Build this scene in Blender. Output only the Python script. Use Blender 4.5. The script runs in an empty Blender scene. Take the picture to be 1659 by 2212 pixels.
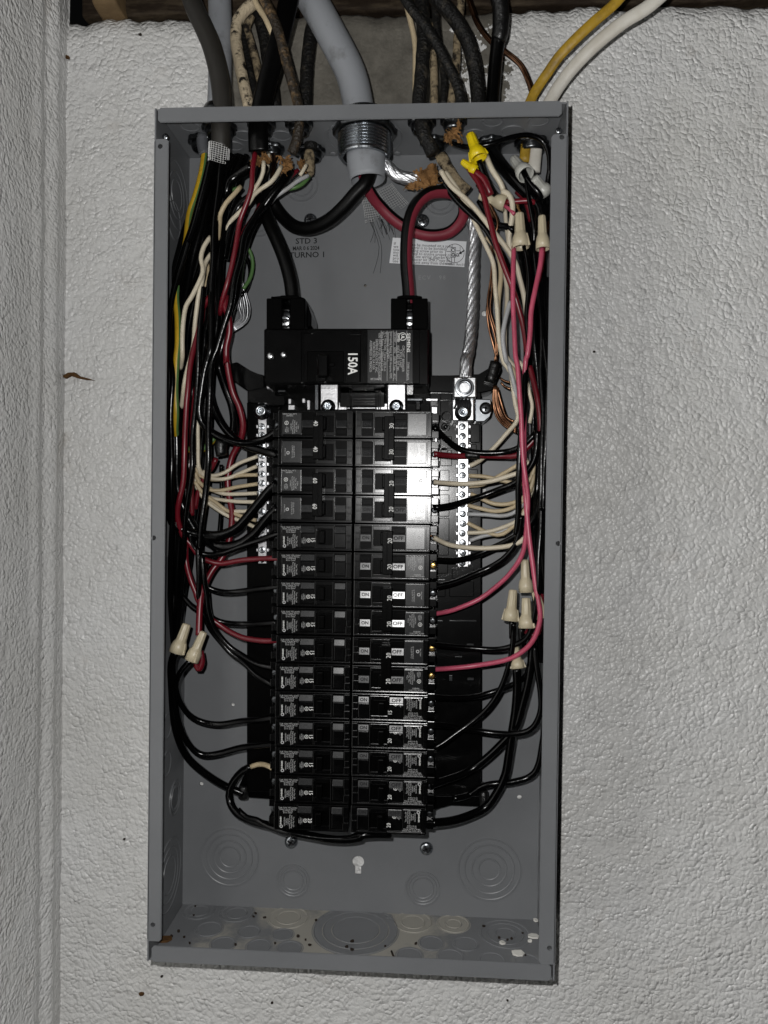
import bpy, bmesh, math, random
from mathutils import Vector, Matrix, noise
random.seed(7)
S = bpy.context.scene
COL = S.collection
# ------------------------------------------------------------------ camera, light, exposure
CAM = Vector((0.06454, -0.75428, 0.03395))
RT = Vector((0.99827239, 0.05732239, 0.01289907))     # camera right
FW = Vector((-0.05716206, 0.99828699, -0.01247361))   # camera forward
UP = Vector((-0.01359199, 0.01171472, 0.99983900))    # camera up
FPX = 1622.5                                           # focal length, photo displayed 1659 x 2212
cd = bpy.data.cameras.new('camera'); co = bpy.data.objects.new('camera', cd); COL.objects.link(co)
co.matrix_world = Matrix((( RT.x, UP.x, -FW.x, CAM.x), (RT.y, UP.y, -FW.y, CAM.y), (RT.z, UP.z, -FW.z, CAM.z), (0, 0, 0, 1)))
cd.sensor_fit = 'VERTICAL'; cd.sensor_height = 36; cd.sensor_width = 27; cd.lens = 36 * FPX / 2212
cd.clip_start = 0.01; cd.clip_end = 50
S.camera = co
wd = bpy.data.worlds.new('World'); S.world = wd; wd.use_nodes = True
wd.node_tree.nodes['Background'].inputs[0].default_value = (0.9, 0.95, 1, 1)
wd.node_tree.nodes['Background'].inputs[1].default_value = 0.002
# the phone's flash: a small lamp beside the lens, with a lens that spreads light to the corners
ld = bpy.data.lights.new('phone_flash', 'POINT'); ld.energy = 10.7; ld.shadow_soft_size = 0.0035; ld.color = (1.0, 0.99, 0.975)
lo = bpy.data.objects.new('phone_flash', ld); COL.objects.link(lo); lo.location = CAM + Vector((-0.026, 0.002, 0.030))
lo.rotation_euler = co.matrix_world.to_euler()
ld.use_nodes = True
ln = ld.node_tree; em = ln.nodes['Emission']
tc = ln.nodes.new('ShaderNodeTexCoord'); sep = ln.nodes.new('ShaderNodeSeparateXYZ'); ln.links.new(tc.outputs['Normal'], sep.inputs[0])
ab = ln.nodes.new('ShaderNodeMath'); ab.operation = 'ABSOLUTE'; ln.links.new(sep.outputs['Z'], ab.inputs[0])
mx = ln.nodes.new('ShaderNodeMath'); mx.operation = 'MAXIMUM'; ln.links.new(ab.outputs[0], mx.inputs[0]); mx.inputs[1].default_value = 0.6
pw = ln.nodes.new('ShaderNodeMath'); pw.operation = 'POWER'; ln.links.new(mx.outputs[0], pw.inputs[0]); pw.inputs[1].default_value = -3.0
ln.links.new(pw.outputs[0], em.inputs['Strength'])
S.view_settings.view_transform = 'Standard'; S.view_settings.look = 'None'; S.view_settings.exposure = 0; S.view_settings.gamma = 1
S.render.engine = 'CYCLES'
# ------------------------------------------------------------------ photo pixel -> place
FR = {'D': (0, 0, 1), '3': (318.5, 265.4, .28), '4': (783, 265.4, .28), '5': (318.5, 763, .28), '6': (783, 763, .28), '7': (318.5, 1260.8, .28),
      '8': (783, 1260.8, .28), 'E': (398, 219, .2), 'F': (298.6, 1659, .3), 'G': (763, 1659, .3), 'T': (365, 0, .28), 'U': (763, 0, .28),
      'R': (763, 0, .54), 'M': (557.4, 623.8, .24), 'Q': (995.4, 298.6, .14)}
def px(fr, x, y):
    a = FR[fr]; return a[0] + a[2] * x, a[1] + a[2] * y
def ray(x, y): return FW + RT * ((x - 829.5) / FPX) + UP * (-(y - 1106) / FPX)
def P(x, y, h, fr='D'):                      # on the plane h metres in front of the wall
    x, y = px(fr, x, y); d = ray(x, y); return CAM + d * ((-h - CAM.y) / d.y)
def PZ(x, y, z, fr='D'):
    x, y = px(fr, x, y); d = ray(x, y); return CAM + d * ((z - CAM.z) / d.z)
def PX(x, y, X, fr='D'):
    x, y = px(fr, x, y); d = ray(x, y); return CAM + d * ((X - CAM.x) / d.x)
def mpp(h): return (0.754 - h) / FPX         # metres per displayed pixel
# ------------------------------------------------------------------ materials
MATS = {}
def mat(name, col, rough=.5, metal=0, spec=.5, bump=None, var=None, coat=0, fine=None):
    m = bpy.data.materials.new(name); m.use_nodes = True; nt = m.node_tree; b = nt.nodes['Principled BSDF']
    b.inputs['Base Color'].default_value = (*col, 1); b.inputs['Roughness'].default_value = rough
    b.inputs['Metallic'].default_value = metal; b.inputs['Specular IOR Level'].default_value = spec
    if coat: b.inputs['Coat Weight'].default_value = coat; b.inputs['Coat Roughness'].default_value = .12
    tcn = nt.nodes.new('ShaderNodeTexCoord')
    if var:                                   # (scale, other colour, low, high[, stretch])
        n = nt.nodes.new('ShaderNodeTexNoise'); n.inputs['Scale'].default_value = var[0]; n.inputs['Detail'].default_value = 6
        n.inputs['Roughness'].default_value = .65
        if len(var) > 4:
            mp = nt.nodes.new('ShaderNodeMapping'); mp.inputs['Scale'].default_value = var[4]
            nt.links.new(tcn.outputs['Object'], mp.inputs[0]); nt.links.new(mp.outputs[0], n.inputs['Vector'])
        else: nt.links.new(tcn.outputs['Object'], n.inputs['Vector'])
        r = nt.nodes.new('ShaderNodeValToRGB'); r.color_ramp.elements[0].position = var[2]; r.color_ramp.elements[1].position = var[3]
        r.color_ramp.elements[0].color = (*col, 1); r.color_ramp.elements[1].color = (*var[1], 1)
        nt.links.new(n.outputs['Fac'], r.inputs[0]); nt.links.new(r.outputs[0], b.inputs['Base Color'])
    if bump:
        n2 = nt.nodes.new('ShaderNodeTexNoise'); n2.inputs['Scale'].default_value = bump[0]; n2.inputs['Detail'].default_value = 3
        nt.links.new(tcn.outputs['Object'], n2.inputs['Vector'])
        bp = nt.nodes.new('ShaderNodeBump'); bp.inputs['Strength'].default_value = bump[1]; bp.inputs['Distance'].default_value = bump[2]
        nt.links.new(n2.outputs['Fac'], bp.inputs['Height']); nt.links.new(bp.outputs[0], b.inputs['Normal'])
    MATS[name] = m; return m
mat('grey_enamel', (.150, .155, .162), .40, 0, .45, bump=(1500, .25, .0002), var=(9, (.126, .131, .137), .35, .75))
mat('black_plastic', (.0012, .0012, .0013), .18, 0, .40, bump=(2600, .2, .00010), var=(60, (.0035, .0035, .0035), .45, .7))
mat('black_plastic_matt', (.0008, .0008, .0008), .35, 0, .035, bump=(900, .3, .0003))
mat('label_black', (.003, .003, .003), .19, 0, .5, bump=(3000, .3, .0001))
mat('label_grey', (.010, .0105, .011), .24, 0, .6, bump=(2500, .25, .0001), var=(300, (.018, .0185, .019), .4, .8))
mat('print_white', (.75, .75, .73), .6, 0, .2)
mat('print_grey', (.42, .42, .42), .6, 0, .2)
mat('print_black', (.012, .012, .013), .6, 0, .2)
mat('sticker_white', (.62, .63, .65), .5, 0, .3)
mat('sticker_grey', (.22, .225, .23), .5, 0, .3)
mat('aluminium', (.62, .63, .64), .30, 1, bump=(700, .3, .0003))
mat('tinned_bar', (.50, .50, .51), .36, 1, bump=(500, .35, .0004), var=(120, (.33, .33, .34), .4, .75))
mat('zinc', (.42, .44, .46), .26, 1, var=(200, (.28, .30, .33), .4, .8))
mat('zinc_dark', (.085, .09, .095), .30, 1, bump=(600, .3, .0003), var=(150, (.16, .165, .17), .4, .75))
mat('brass', (.55, .36, .12), .3, 1)
mat('copper', (.27, .14, .08), .30, 1, var=(60, (.10, .045, .025), .42, .62))
mat('aluminium_strand', (.78, .79, .81), .43, 1, var=(150, (.5, .5, .52), .4, .7))
mat('wire_black_matt', (.0012, .0012, .0012), .42, 0, .16, bump=(260, .25, .0006))
mat('wire_black', (.0010, .0010, .0011), .19, 0, .24, bump=(260, .25, .0006))
mat('wire_white', (.52, .465, .36), .42, 0, .4, var=(45, (.36, .30, .20), .5, .85))
mat('wire_cream', (.43, .35, .225), .45, 0, .4, var=(40, (.32, .25, .15), .45, .8))
mat('wire_grey', (.33, .335, .34), .42, 0, .4, var=(50, (.22, .2, .17), .5, .85))
mat('wire_red', (.125, .006, .012), .33, 0, .45, var=(30, (.085, .004, .008), .4, .8))
mat('stripe_red', (.155, .016, .028), .5, 0, .3)
mat('wire_pink', (.42, .07, .12), .35, 0, .45, var=(40, (.28, .045, .075), .4, .8))
mat('wire_green', (.07, .15, .045), .4, 0, .4)
mat('wire_yellow', (.42, .26, .012), .42, 0, .4, var=(60, (.27, .16, .01), .45, .8))
mat('cable_yellow', (.33, .205, .018), .5, 0, .35, bump=(120, .5, .002), var=(50, (.15, .09, .012), .45, .72))
mat('cable_white', (.50, .48, .43), .5, 0, .35, var=(30, (.37, .34, .28), .45, .8))
mat('sheath_grey', (.215, .225, .24), .5, 0, .35, bump=(150, .3, .0008), var=(40, (.09, .09, .09), .55, .8))
mat('sheath_dull', (.075, .078, .085), .5, 0, .3)
mat('sheath_dark', (.022, .0205, .018), .5, 0, .35, bump=(200, .2, .0006), var=(50, (.018, .016, .013), .4, .75))
mat('sheath_black', (.0010, .001, .001), .3, 0, .2, bump=(150, .3, .0008))
mat('cloth_dark', (.005, .0048, .0045), .55, 0, .25, bump=(420, .9, .002), var=(160, (.055, .047, .035), .54, .78))
mat('cloth_cream', (.42, .35, .245), .7, 0, .2, bump=(420, .8, .0018), var=(75, (.012, .01, .008), .53, .60))
mat('cloth_brown', (.018, .013, .008), .55, 0, .4, bump=(400, .9, .002), var=(120, (.16, .10, .045), .50, .72))
mat('cloth_tan', (.24, .19, .12), .7, 0, .2, bump=(420, .8, .0018), var=(110, (.015, .012, .01), .47, .60))
mat('kraft_paper', (.20, .105, .04), .85, 0, .15, bump=(300, .8, .0015), var=(90, (.06, .03, .012), .45, .75))
mat('nut_tan', (.44, .385, .27), .38, 0, .45, var=(60, (.33, .27, .17), .5, .85))
mat('nut_grey', (.36, .36, .33), .36, 0, .45, var=(60, (.25, .24, .2), .5, .85))
mat('nut_yellow', (.62, .47, .006), .36, 0, .45, var=(70, (.42, .31, .006), .5, .85))
mat('tape_black', (.004, .004, .004), .35, 0, .4, bump=(350, .6, .001))
mat('fibre_white', (.55, .55, .54), .6, 0, .3)
mat('old_wood', (.014, .0085, .0045), .8, 0, .2, bump=(60, .8, .004), var=(22, (.060, .045, .028), .45, .75, (1, 4, 6)))
mat('old_wood_pale', (.15, .10, .05), .8, 0, .2, bump=(80, .6, .003), var=(40, (.09, .06, .03), .4, .75))
mat('rust', (.085, .042, .014), .8, 0, .2, bump=(300, .8, .002), var=(200, (.05, .025, .01), .45, .7))
mat('debris', (.02, .014, .01), .9, 0, .2)
mat('paint_chip', (.58, .57, .53), .7, 0, .3)
M = MATS
def node_wall(name, corner=False):
    """painted block wall: lumpy glossy off-white paint, dirt specks, and one bare concrete patch"""
    m = bpy.data.materials.new(name); m.use_nodes = True; nt = m.node_tree; N = nt.nodes; L = nt.links; b = N['Principled BSDF']
    tcn = N.new('ShaderNodeTexCoord')
    def nz(scale, det=4, rgh=.6):
        n = N.new('ShaderNodeTexNoise'); n.inputs['Scale'].default_value = scale; n.inputs['Detail'].default_value = det; n.inputs['Roughness'].default_value = rgh
        L.new(tcn.outputs['Object'], n.inputs['Vector']); return n.outputs['Fac']
    def rp(src, a, b_, ca=(0, 0, 0), cb=(1, 1, 1)):
        r = N.new('ShaderNodeValToRGB'); r.color_ramp.elements[0].position = a; r.color_ramp.elements[1].position = b_
        r.color_ramp.elements[0].color = (*ca, 1); r.color_ramp.elements[1].color = (*cb, 1); L.new(src, r.inputs[0]); return r.outputs[0]
    def mth(op, a, b_=None, clamp=False):
        n = N.new('ShaderNodeMath'); n.operation = op; n.use_clamp = clamp
        for i, v in enumerate((a, b_)):
            if v is None: continue
            if isinstance(v, (int, float)): n.inputs[i].default_value = v
            else: L.new(v, n.inputs[i])
        return n.outputs[0]
    def mixc(f, a, b_):
        n = N.new('ShaderNodeMix'); n.data_type = 'RGBA'; L.new(f, n.inputs[0])
        for i, v in ((6, a), (7, b_)):
            if isinstance(v, tuple): n.inputs[i].default_value = (*v, 1)
            else: L.new(v, n.inputs[i])
        return n.outputs[2]
    base = rp(nz(7, 6), .35, .72, (.64, .64, .632), (.58, .575, .555))
    stain = rp(nz(18, 8, .7), .60, .78)
    col = mixc(mth('MULTIPLY', stain, .45), base, (.34, .29, .235))
    # small dirt specks
    vo = N.new('ShaderNodeTexVoronoi'); vo.inputs['Scale'].default_value = 120; vo.inputs['Randomness'].default_value = 1; L.new(tcn.outputs['Object'], vo.inputs['Vector'])
    spk = mth('MULTIPLY', mth('LESS_THAN', mth('ADD', vo.outputs['Distance'], mth('MULTIPLY', nz(500, 2), .12)), .10), mth('GREATER_THAN', nz(9, 2), .60))
    col = mixc(mth('MULTIPLY', spk, .85), col, (.05, .035, .022))
    bumpB = nz(420, 3, .6); bumpC = nz(45, 2, .5)
    wn_ = N.new('ShaderNodeTexNoise'); wn_.inputs['Scale'].default_value = 90; wn_.inputs['Detail'].default_value = 2; L.new(tcn.outputs['Object'], wn_.inputs['Vector'])
    va = N.new('ShaderNodeVectorMath'); va.operation = 'MULTIPLY_ADD'; L.new(wn_.outputs['Color'], va.inputs[0]); va.inputs[1].default_value = (.008, .008, .008); L.new(tcn.outputs['Object'], va.inputs[2])
    pv = N.new('ShaderNodeTexVoronoi'); pv.feature = 'F1'; pv.inputs['Scale'].default_value = 235; L.new(va.outputs[0], pv.inputs['Vector'])
    bumpA = mth('MULTIPLY', mth('SUBTRACT', .8, mth('POWER', pv.outputs['Distance'], 1.6)), rp(nz(60, 3, .6), .30, .62, (.25, .25, .25)))
    big = mth('ADD', mth('ADD', mth('MULTIPLY', bumpA, 1.25), mth('MULTIPLY', bumpB, .35)), mth('MULTIPLY', bumpC, .7))
    rough = None
    if not corner:
        sp = N.new('ShaderNodeSeparateXYZ'); L.new(tcn.outputs['Object'], sp.inputs[0])
        wob = mth('MULTIPLY', mth('SUBTRACT', nz(55, 6, .7), .5), .07)
        X = mth('ADD', sp.outputs['X'], wob)
        ins = mth('MULTIPLY', mth('GREATER_THAN', X, -.150), mth('LESS_THAN', X, .135))
        patch = mth('MULTIPLY', ins, mth('GREATER_THAN', sp.outputs['Z'], .25))
        # paint drips left on the right part of the bare patch
        drips = mth('MULTIPLY', mth('GREATER_THAN', X, .088), mth('GREATER_THAN', nz(28, 6, .7), .50))
        patch = mth('MULTIPLY', patch, mth('SUBTRACT', 1.0, drips))
        conc = rp(nz(42, 8, .7), .3, .75, (.072, .066, .054), (.180, .167, .140))
        col = mixc(patch, col, conc)
        # rusty dirt band beside the box's right edge
        band = mth('MULTIPLY', mth('SUBTRACT', 1.0, mth('MULTIPLY', mth('ABSOLUTE', mth('SUBTRACT', mth('ADD', sp.outputs['X'], mth('MULTIPLY', wob, .25)), .190)), 60), True), nz(30, 6, .7))
        band = mth('MULTIPLY', band, mth('LESS_THAN', mth('ABSOLUTE', sp.outputs['Z']), .372))
        col = mixc(mth('MULTIPLY', band, 1.0, True), col, (.33, .27, .20))
        fac = mth('SUBTRACT', 1.0, mth('MULTIPLY', patch, .75))
        big = mth('MULTIPLY', big, fac)
        rough = mth('ADD', .32, mth('MULTIPLY', patch, .45))
    L.new(col, b.inputs['Base Color'])
    if rough is not None: L.new(rough, b.inputs['Roughness'])
    else: b.inputs['Roughness'].default_value = .33
    b.inputs['Specular IOR Level'].default_value = .5
    bp = N.new('ShaderNodeBump'); bp.inputs['Strength'].default_value = .8; bp.inputs['Distance'].default_value = .0021
    L.new(big, bp.inputs['Height']); L.new(bp.outputs[0], b.inputs['Normal']); return m
M['wall'] = node_wall('painted_block'); M['wall2'] = node_wall('painted_block_side', True)
def node_dusty():
    m = M['grey_enamel'].copy(); m.name = 'grey_enamel_dusty'; nt = m.node_tree; N = nt.nodes; L = nt.links; b = N['Principled BSDF']
    src = b.inputs['Base Color'].links[0].from_socket
    tcn = N.new('ShaderNodeTexCoord')
    n = N.new('ShaderNodeTexNoise'); n.inputs['Scale'].default_value = 17; n.inputs['Detail'].default_value = 9; n.inputs['Roughness'].default_value = .72; L.new(tcn.outputs['Object'], n.inputs['Vector'])
    sp = N.new('ShaderNodeSeparateXYZ'); L.new(tcn.outputs['Object'], sp.inputs[0])
    ax = N.new('ShaderNodeMath'); ax.operation = 'ABSOLUTE'; L.new(sp.outputs['X'], ax.inputs[0])
    mu = N.new('ShaderNodeMath'); mu.operation = 'MULTIPLY_ADD'; L.new(ax.outputs[0], mu.inputs[0]); mu.inputs[1].default_value = -2.0; mu.inputs[2].default_value = .20
    ad = N.new('ShaderNodeMath'); ad.operation = 'ADD'; L.new(n.outputs['Fac'], ad.inputs[0]); L.new(mu.outputs[0], ad.inputs[1])
    r = N.new('ShaderNodeValToRGB'); r.color_ramp.elements[0].position = .45; r.color_ramp.elements[1].position = .60; L.new(ad.outputs[0], r.inputs[0])
    fm = N.new('ShaderNodeMath'); fm.operation = 'MULTIPLY'; L.new(r.outputs[0], fm.inputs[0]); fm.inputs[1].default_value = .8
    mi = N.new('ShaderNodeMix'); mi.data_type = 'RGBA'; L.new(fm.outputs[0], mi.inputs[0]); L.new(src, mi.inputs[6]); mi.inputs[7].default_value = (.31, .295, .255, 1)
    L.new(mi.outputs[2], b.inputs['Base Color']); b.inputs['Roughness'].default_value = .6
    return m
M['grey_dusty'] = node_dusty()
# ------------------------------------------------------------------ object helpers
def obj(name, me, material=None, parent=None, mw=None):
    o = bpy.data.objects.new(name, me); COL.objects.link(o)
    if material is not None and len(me.materials) == 0: me.materials.append(M[material])
    if parent is not None:
        o.parent = parent
        o.matrix_parent_inverse = WM.get(parent.name, Matrix()).inverted()
    if mw is not None: o.matrix_basis = mw
    WM[o.name] = (mw.copy() if mw is not None else Matrix())
    return o
WM = {}
def thing(name, label, cat, loc=(0, 0, 0), group=None):
    o = bpy.data.objects.new(name, None); COL.objects.link(o); o.location = loc; o.empty_display_size = .01
    WM[o.name] = Matrix.Translation(Vector(loc)); o.matrix_world = WM[o.name]
    return tag(o, label, cat, group)
def tag(o, label, cat, group=None):
    o['label'] = label; o['category'] = cat
    if group: o['group'] = group
    return o
def finish(bm, name, smooth=False):
    me = bpy.data.meshes.new(name); bmesh.ops.recalc_face_normals(bm, faces=bm.faces); bm.to_mesh(me); bm.free()
    if smooth:
        for p in me.polygons: p.use_smooth = True
    return me
def add_box(bm, x0, x1, y0, y1, z0, z1, bev=0):
    r = bmesh.ops.create_cube(bm, size=1); vs = r['verts']
    for v in vs:
        v.co = Vector((x0 if v.co.x < 0 else x1, y0 if v.co.y < 0 else y1, z0 if v.co.z < 0 else z1))
    if bev: bmesh.ops.bevel(bm, geom=list({e for v in vs for e in v.link_edges}), offset=bev, segments=2, affect='EDGES', profile=.6)
def box(name, x0, x1, y0, y1, z0, z1, material, parent=None, bev=0):
    bm = bmesh.new(); add_box(bm, min(x0, x1), max(x0, x1), min(y0, y1), max(y0, y1), min(z0, z1), max(z0, z1), bev); return obj(name, finish(bm, name), material, parent)
def prism(name, fr, pts, h0, h1, material, parent=None, bev=.0006):
    """outline seen in the photo at height h1, extruded back to h0"""
    bm = bmesh.new(); a = [P(x, y, h1, fr) for x, y in pts]
    top = [bm.verts.new(p) for p in a]; bot = [bm.verts.new(Vector((p.x, -h0, p.z))) for p in a]; n = len(a)
    bm.faces.new(top); bm.faces.new(bot[::-1])
    for i in range(n): bm.faces.new((top[i], bot[i], bot[(i + 1) % n], top[(i + 1) % n]))
    if bev: bmesh.ops.bevel(bm, geom=list(bm.edges), offset=bev, segments=1, affect='EDGES')
    return obj(name, finish(bm, name), material, parent)
def rect(name, fr, x0, y0, x1, y1, h0, h1, material, parent=None, bev=.0005):
    return prism(name, fr, [(x0, y0), (x1, y0), (x1, y1), (x0, y1)], h0, h1, material, parent, bev)
def smooth_path(pts, step):
    out = []; n = len(pts)
    for i in range(n - 1):
        p0 = pts[max(i - 1, 0)]; p1 = pts[i]; p2 = pts[i + 1]; p3 = pts[min(i + 2, n - 1)]
        k = max(2, int((p2 - p1).length / step))
        for j in range(k):
            t = j / k; t2 = t * t; t3 = t2 * t
            out.append(.5 * ((2 * p1) + (p2 - p0) * t + (2 * p0 - 5 * p1 + 4 * p2 - p3) * t2 + (3 * p1 - p0 - 3 * p2 + p3) * t3))
    out.append(pts[-1].copy()); return out
def frames(path):
    T = []; n = len(path)
    for i in range(n):
        t = path[min(i + 1, n - 1)] - path[max(i - 1, 0)]; T.append(t.normalized() if t.length > 1e-9 else Vector((0, 0, -1)))
    ref = Vector((0, -1, 0)); fr = []
    nrm = (ref - T[0] * ref.dot(T[0]))
    nrm = nrm.normalized() if nrm.length > 1e-3 else Vector((1, 0, 0))
    for i in range(n):
        nrm = nrm - T[i] * nrm.dot(T[i]); nrm = nrm.normalized(); fr.append((T[i], nrm.copy(), T[i].cross(nrm)))
    return fr
def tube_mesh(name, path, radius, sides=10, lobes=0, twist=0, depth=.25, rad_fn=None, flat=1.0, a0=None, a1=None):
    """swept tube; lobes>0 gives a twisted strand surface; a0..a1 an open strip (stripe) instead of the full round"""
    bm = bmesh.new(); fr = frames(path); rings = []; s = 0
    strip = a0 is not None
    for i, p in enumerate(path):
        if i: s += (p - path[i - 1]).length
        T, Nn, B = fr[i]; r = radius if rad_fn is None else radius * rad_fn(i / max(1, len(path) - 1), s)
        ring = []
        for k in range(sides + (1 if strip else 0)):
            a = (a0 + (a1 - a0) * k / sides) if strip else 2 * math.pi * k / sides
            rr = r
            if lobes: rr = r * (1 - depth * (1 - abs(math.sin(lobes * (a - twist * s) / 2))) ** 2)
            ring.append(bm.verts.new(p + (Nn * math.cos(a) * flat + B * math.sin(a)) * rr))
        rings.append(ring)
    for i in range(len(rings) - 1):
        m = sides if not strip else sides
        for k in range(m):
            k2 = k + 1 if strip else (k + 1) % sides
            bm.faces.new((rings[i][k], rings[i][k2], rings[i + 1][k2], rings[i + 1][k]))
    if not strip:
        bm.faces.new(rings[0][::-1]); bm.faces.new(rings[-1])
    return finish(bm, name, True)
def parse(spec):
    """'4:600,420,60 720,590,58 6:...'  frame:x,y,height in mm"""
    pts = []; fr = 'D'
    for tok in spec.split():
        if ':' in tok: fr, tok = tok.split(':')
        x, y, h = (float(v) for v in tok.split(',')); pts.append(P(x, y, h / 1000, fr))
    return pts
KIND = {'bk': ('black_wire', 'wire_black'), 'wh': ('white_wire', 'wire_white'), 'cr': ('white_wire', 'wire_cream'), 'gy': ('grey_wire', 'wire_grey'), 'rd': ('red_wire', 'wire_red'),
        'pk': ('pink_wire', 'wire_pink'), 'gn': ('green_wire', 'wire_green'), 'cu': ('bare_copper_wire', 'copper')}
def wire(kind, w, spec, label, group=None, jit=.0006, step=.004):
    pts = parse(spec) if isinstance(spec, str) else spec
    path = smooth_path(pts, step); sd = random.random() * 50
    n = len(path)
    for i, p in enumerate(path):
        f = min(1, i / 6, (n - 1 - i) / 6)
        p += noise.noise_vector(Vector((p.x * 28 + sd, p.y * 28, p.z * 28))) * jit * 2 * f
    hm = -sum(p.y for p in path) / n
    nm, mt = KIND[kind]
    o = obj(nm, tube_mesh(nm, path, w * mpp(hm) / 2, 10), mt)
    tag(o, label, 'wire', group); return o, path
def rope(name, w, spec, material, label, cat, lobes=9, twist=260, depth=.35, sides=40, step=.0025, group=None, parent=None):
    path = smooth_path(parse(spec), step); hm = -sum(p.y for p in path) / len(path)
    o = obj(name, tube_mesh(name, path, w * mpp(hm) / 2, sides, lobes, twist, depth), material, parent)
    if parent is None: tag(o, label, cat, group)
    return o
def cable(name, w, spec, material, label, flat=1.0, sides=20, jit=.0006, rough=0.0, cat='cable', group=None):
    path = smooth_path(parse(spec), .005); sd = random.random() * 50; n = len(path)
    for p in path: p += noise.noise_vector(Vector((p.x * 20 + sd, p.y * 20, p.z * 20))) * jit
    hm = -sum(p.y for p in path) / n
    fn = (lambda t, s: 1 + rough * noise.noise(Vector((s * 120, sd, 0)))) if rough else None
    o = obj(name, tube_mesh(name, path, w * mpp(hm) / 2, sides, rad_fn=fn, flat=flat), material); tag(o, label, cat, group); return o, path
def lathe(name, prof, mw, material, parent=None, seg=28, mod=None, smooth=True, closed=False):
    """profile [(r, z)] turned about local z; mod(angle, index) scales the radius"""
    bm = bmesh.new(); rings = []
    for i, (r, z) in enumerate(prof):
        ring = []
        for k in range(seg):
            a = 2 * math.pi * k / seg; rr = r * (mod(a, i) if mod else 1); ring.append(bm.verts.new((rr * math.cos(a), rr * math.sin(a), z)))
        rings.append(ring)
    m = len(rings)
    for i in range(m if closed else m - 1):
        for k in range(seg):
            bm.faces.new((rings[i][k], rings[i][(k + 1) % seg], rings[(i + 1) % m][(k + 1) % seg], rings[(i + 1) % m][k]))
    if not closed:
        if prof[0][0] > 1e-6: bm.faces.new(rings[0][::-1])
        if prof[-1][0] > 1e-6: bm.faces.new(rings[-1])
    bmesh.ops.remove_doubles(bm, verts=bm.verts, dist=1e-7)
    return obj(name, finish(bm, name, smooth), material, parent, mw)
def axis_matrix(loc, z):
    z = Vector(z).normalized(); x = Vector((1, 0, 0)) if abs(z.x) < .9 else Vector((0, 0, 1))
    x = (x - z * x.dot(z)).normalized(); y = z.cross(x)
    return Matrix(((x.x, y.x, z.x, loc[0]), (x.y, y.y, z.y, loc[1]), (x.z, y.z, z.z, loc[2]), (0, 0, 0, 1)))
FRONT = Vector((0, -1, 0))
TXT = {}
def text_mesh(body, size, bold=0, spacing=1.0, line=1.0, align='CENTER'):
    k = (body, round(size, 6), bold, spacing, line, align)
    if k not in TXT:
        c = bpy.data.curves.new('lettering', 'FONT'); c.body = body; c.size = size; c.align_x = align; c.align_y = 'CENTER'
        c.resolution_u = 2; c.offset = bold; c.space_character = spacing; c.space_line = line
        o = bpy.data.objects.new('lettering', c); COL.objects.link(o)
        dg = bpy.context.evaluated_depsgraph_get(); me = bpy.data.meshes.new_from_object(o.evaluated_get(dg)); me.name = 'lettering'
        me.materials.clear(); bpy.data.objects.remove(o); bpy.data.curves.remove(c); TXT[k] = me
    return TXT[k]
TM = {}
def text(body, size, loc, ang, material, parent, name='lettering', bold=0, spacing=1.0, line=1.0, align='CENTER', sx=1.0, normal='front'):
    me = text_mesh(body, size, bold, spacing, line, align)
    key = (me.name, material)
    if key not in TM:
        m2 = me.copy(); m2.materials.append(M[material]); TM[key] = m2
    a = math.radians(ang); c, s = math.cos(a), math.sin(a)
    mw = Matrix(((c * sx, -s, 0, loc[0]), (0, 0, -1, loc[1]), (s * sx, c, 0, loc[2]), (0, 0, 0, 1)))
    return obj(name, TM[key], None, parent, mw)
def structure(o): o['kind'] = 'structure'; return o
# ------------------------------------------------------------------ the walls and the sill
HJ = [P(800, y, 0).z for y in (-50, 382, 812, 1242, 1672, 2102)]
VJ = [(0, 352), (1, 352), (5, 302), (5, 1030)]
VJ = [(c, P(x, 1100, 0).x) for c, x in VJ]
def wall_relief(x, z):
    d = .0011 * noise.noise(Vector((x * 22, 0, z * 22))) + .0022 * noise.noise(Vector((x * 6, 3, z * 6)))
    g = 0
    if x < -.2: g = math.exp(-((z - HJ[2] + .002 * noise.noise(Vector((x * 30, 9, 0)))) / .0035) ** 2) * .6
    cidx = 0
    for i, zz in enumerate(HJ):
        if z < zz: cidx = i
    for c, xx in VJ:
        if c == cidx: g = max(g, math.exp(-((x - xx + .0015 * noise.noise(Vector((0, 5, z * 40)))) / .0030) ** 2) * .7)
    return d - .0016 * g
def wall_back():
    x0, x1, z0 = -.335, .80, -.85; nx, nz = 340, 400; ztop = .527
    vs = []; fs = []
    for j in range(nz + 1):
        for i in range(nx + 1):
            x = x0 + (x1 - x0) * i / nx; t = j / nz
            zt = ztop + .006 * noise.noise(Vector((x * 25, 0, 1))) + .003 * noise.noise(Vector((x * 90, 0, 4)))
            z = z0 + (zt - z0) * t
            edge = max(0, (t - .985) / .015); y = -wall_relief(x, z) + .008 * edge ** 2
            vs.append((x, y + .003, z))
    for j in range(nz):
        for i in range(nx):
            a = j * (nx + 1) + i; fs.append((a, a + 1, a + nx + 2, a + nx + 1))
    # top ledge
    b = len(vs)
    for i in range(nx + 1):
        v = vs[nz * (nx + 1) + i]; vs.append((v[0], v[1] + .15, v[2]))
    for i in range(nx):
        a = nz * (nx + 1) + i; fs.append((a, a + 1, b + i + 1, b + i))
    me = bpy.data.meshes.new('wall_back'); me.from_pydata(vs, [], fs); me.update()
    for p in me.polygons: p.use_smooth = True
    return structure(obj('wall_back', me, 'wall'))
wall_back()
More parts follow.
